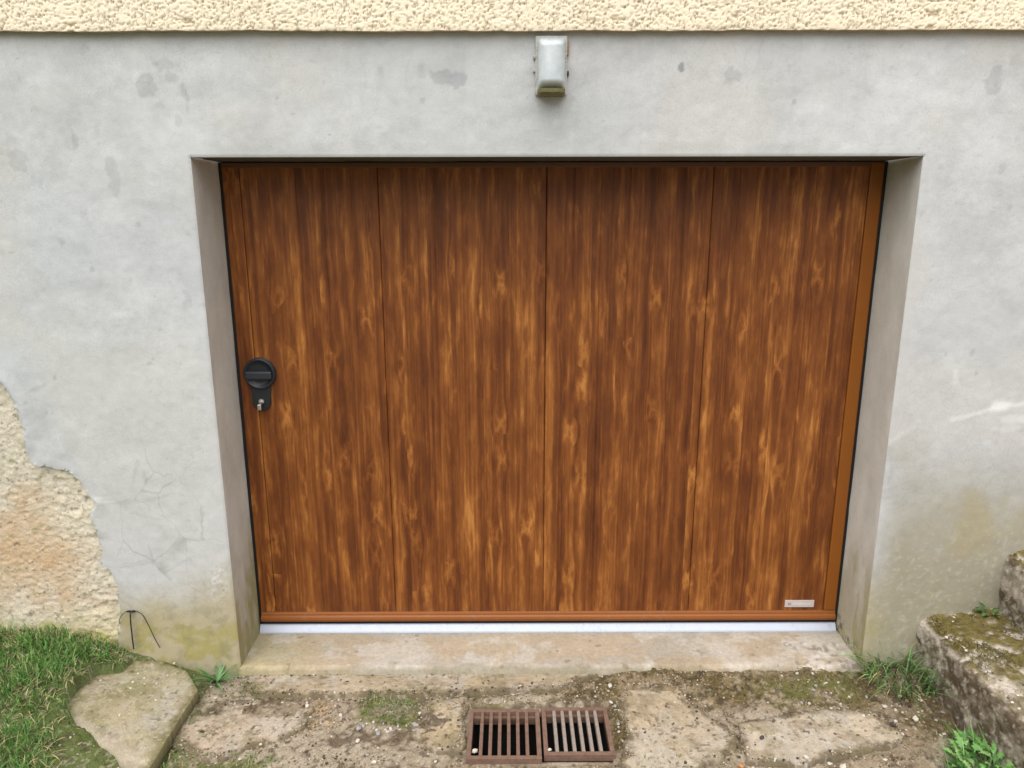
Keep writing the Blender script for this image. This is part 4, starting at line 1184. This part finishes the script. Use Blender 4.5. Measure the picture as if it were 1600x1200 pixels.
# bits of dead leaf and straw blown into the corners
items = []
for k in range(420):
    x = rng.uniform(-1.4, 1.45); y = -.01-.60*rng.random()**1.6
    if -.33 < x < .21 and -.49 < y < -.19: continue
    col = np.array([(.11, .065, .032), (.20, .135, .068), (.30, .23, .13), (.07, .045, .028)][rng.integers(4)])*(.7+.6*rng.random())
    thin = rng.random() < .5
    items.append(blade((x, y, surface_z(x, y)+.003), rng.random()*6.28, (.02+.025*rng.random()) if thin else .008+.010*rng.random(), .0016 if thin else .006+.005*rng.random(), 1.45+rng.normal()*.12, rng.normal()*.5, col, 3))
V, Q, C = join(items)
tag(link('leaf_litter', mesh_np('leaf_litter', V, Q, M_leaf, C)), kind='stuff')

# strap-leaved weed between stone slab and sill: each leaf a part
q = on_ground(338, 1068, -.04)
weed = thing('strap_weed', (q[0], q[1], float(ground_z(q[0], q[1]))), 'star-shaped green weed with strap leaves between the tilted slab and the jamb', 'plant')
for k in range(22):
    az = k*2.399+rng.normal()*.2; L = .085+.075*rng.random()
    col = np.array([(.085, .190, .060), (.12, .235, .085), (.06, .145, .042)][k % 3])
    v, f_, c = blade((q[0]+rng.normal()*.006, q[1]+rng.normal()*.006, weed.location.z-.004), az, L, .008+.004*rng.random(), .55+.35*rng.random(), .7+.8*rng.random(), col, 7)
    link('leaf', mesh_np('leaf', v, f_, M_leaf, c), weed)

# grass tuft at the foot of the wall, right of the door: each blade a part
q = on_ground(1408, 1062, -.03)
tuft = thing('grass_tuft', (q[0], q[1], float(ground_z(q[0], q[1]))), 'long green grass tuft growing between the right jamb and the concrete steps', 'grass tuft')
for k in range(290):
    a = rng.random()*6.28; rr_ = .125*math.sqrt(rng.random())
    x, y = q[0]+rr_*math.cos(a)*1.15, min(-.006, q[1]+rr_*math.sin(a)*.9-.01)
    az = a+rng.normal()*.7
    if math.sin(az) > .3 and rng.random() < .6: az = -az
    dead = rng.random() < .14
    col = np.array((.36, .32, .13) if dead else [(.10, .215, .055), (.15, .275, .085), (.065, .145, .038), (.20, .30, .10)][rng.integers(4)])*(.75+.5*rng.random())
    v, f_, c = blade((x, y, float(ground_z(x, y))-.004), az, .09+.14*rng.random(), .0045+.003*rng.random(), .10+.55*rng.random(), .7+1.3*rng.random(), col, 6)
    link('blade', mesh_np('blade', v, f_, M_leaf, c), tuft)

# leafy weed at the lower right corner: lobed leaves on stalks
def lobed_leaf(p, az, L, lean, curl, col, lobes=5):
    d = np.array((math.cos(az), math.sin(az), 0)); s = np.array((-math.sin(az), math.cos(az), 0)); up = np.array((0, 0, 1.))
    n = lobes*4; V = []; C = []; ang = lean; q = np.array(p, float)
    for k in range(n+1):
        t = k/n
        env = L*.24*math.sin(min(1, t*1.05+.08)*math.pi)**.7+.0015
        ww = env*(.38+.62*abs(math.sin(t*lobes*math.pi))) if t > .18 else .0022
        dirv = d*math.sin(ang)+up*math.cos(ang); nn = np.cross(dirv, s)
        drop = abs(ww)*.35
        V += [q-s*ww+nn*drop*.5+d*ww*.2, q, q+s*ww+nn*drop*.5+d*ww*.2]
        C += [np.array(col)*(.95+.2*rng.random()), np.array(col)*1.25, np.array(col)*(.95+.2*rng.random())]
        q = q+dirv*L/n; ang += curl/n
    Q = []
    for k in range(n): Q += [[3*k, 3*k+1, 3*k+4, 3*k+3], [3*k+1, 3*k+2, 3*k+5, 3*k+4]]
    return np.array(V), np.array(Q), np.array(C)
def leafy(name, cx_, cy_, cz_, n, R_, Lmin, Lmax, label, cols, hgt=1.0):
    w = thing(name, (cx_, cy_, cz_), label, 'plant')
    for k in range(n):
        a = rng.random()*6.28; r_ = R_*math.sqrt(rng.random())
        x, y = cx_+r_*math.cos(a), cy_+r_*math.sin(a)
        col = np.array(cols[rng.integers(len(cols))])*(.75+.5*rng.random())
        v, f_, c = lobed_leaf((x, y, cz_-.004+(.02+.09*rng.random())*(1-.6*r_/R_)*hgt), a+rng.normal()*.9, Lmin+(Lmax-Lmin)*rng.random(), .25+.6*rng.random(), .6+1.1*rng.random(), col, 4+rng.integers(3))
        link('leaf', mesh_np('leaf', v, f_, M_leaf, c), w)
    return w
LG = [(.090, .215, .050), (.13, .26, .070), (.065, .155, .036), (.17, .29, .095)]
q = on_ground(1556, 1208, -.03)
lw = leafy('leafy_weed', q[0]+.0, q[1], float(ground_z(q[0], q[1])), 240, .14, .028, .062, 'bright green leafy weed with cut leaves below the concrete steps', LG)
for k in range(110):
    a = rng.random()*6.28; r_ = .13*math.sqrt(rng.random()); x, y = q[0]+r_*math.cos(a)-.03, q[1]+r_*math.sin(a)
    v, f_, c = blade((x, y, lw.location.z-.004), a+rng.normal()*.8, .07+.10*rng.random(), .004+.003*rng.random(), .1+.5*rng.random(), .6+1.1*rng.random(), np.array(LG[rng.integers(4)])*(.75+.5*rng.random()), 5)
    link('blade', mesh_np('blade', v, f_, M_leaf, c), lw)
leafy('small_weed', 1.715, -.03, .235, 16, .03, .03, .055, 'small green weed growing on the mossy step against the riser', [(.085, .155, .050), (.11, .19, .07)], .3)

# dry bent stalk lying by the wall
stalk = MB()
q0 = on_ground(140, 1018, .06); q1 = on_ground(176, 1040, .04); q2 = on_ground(176, 1058, .02)
pts = [np.array(on_wall(134, 1010, -.03)), np.array(on_wall(150, 1014, -.045)), np.array(on_wall(166, 1022, -.06)), np.array(on_wall(176, 1034, -.07)), np.array(on_wall(174, 1050, -.09)), np.array(on_wall(160, 1062, -.12))]
stalk.tube(pts, [.002, .003, .0035, .004, .004, .003], 7)
tag(stalk.build('dry_stalk', mat_plain('dry_stalk', (.42, .40, .30), .8), at=pts[-1], smooth=True), 'pale dry bent plant stalk between grass and wall', 'plant stalk')
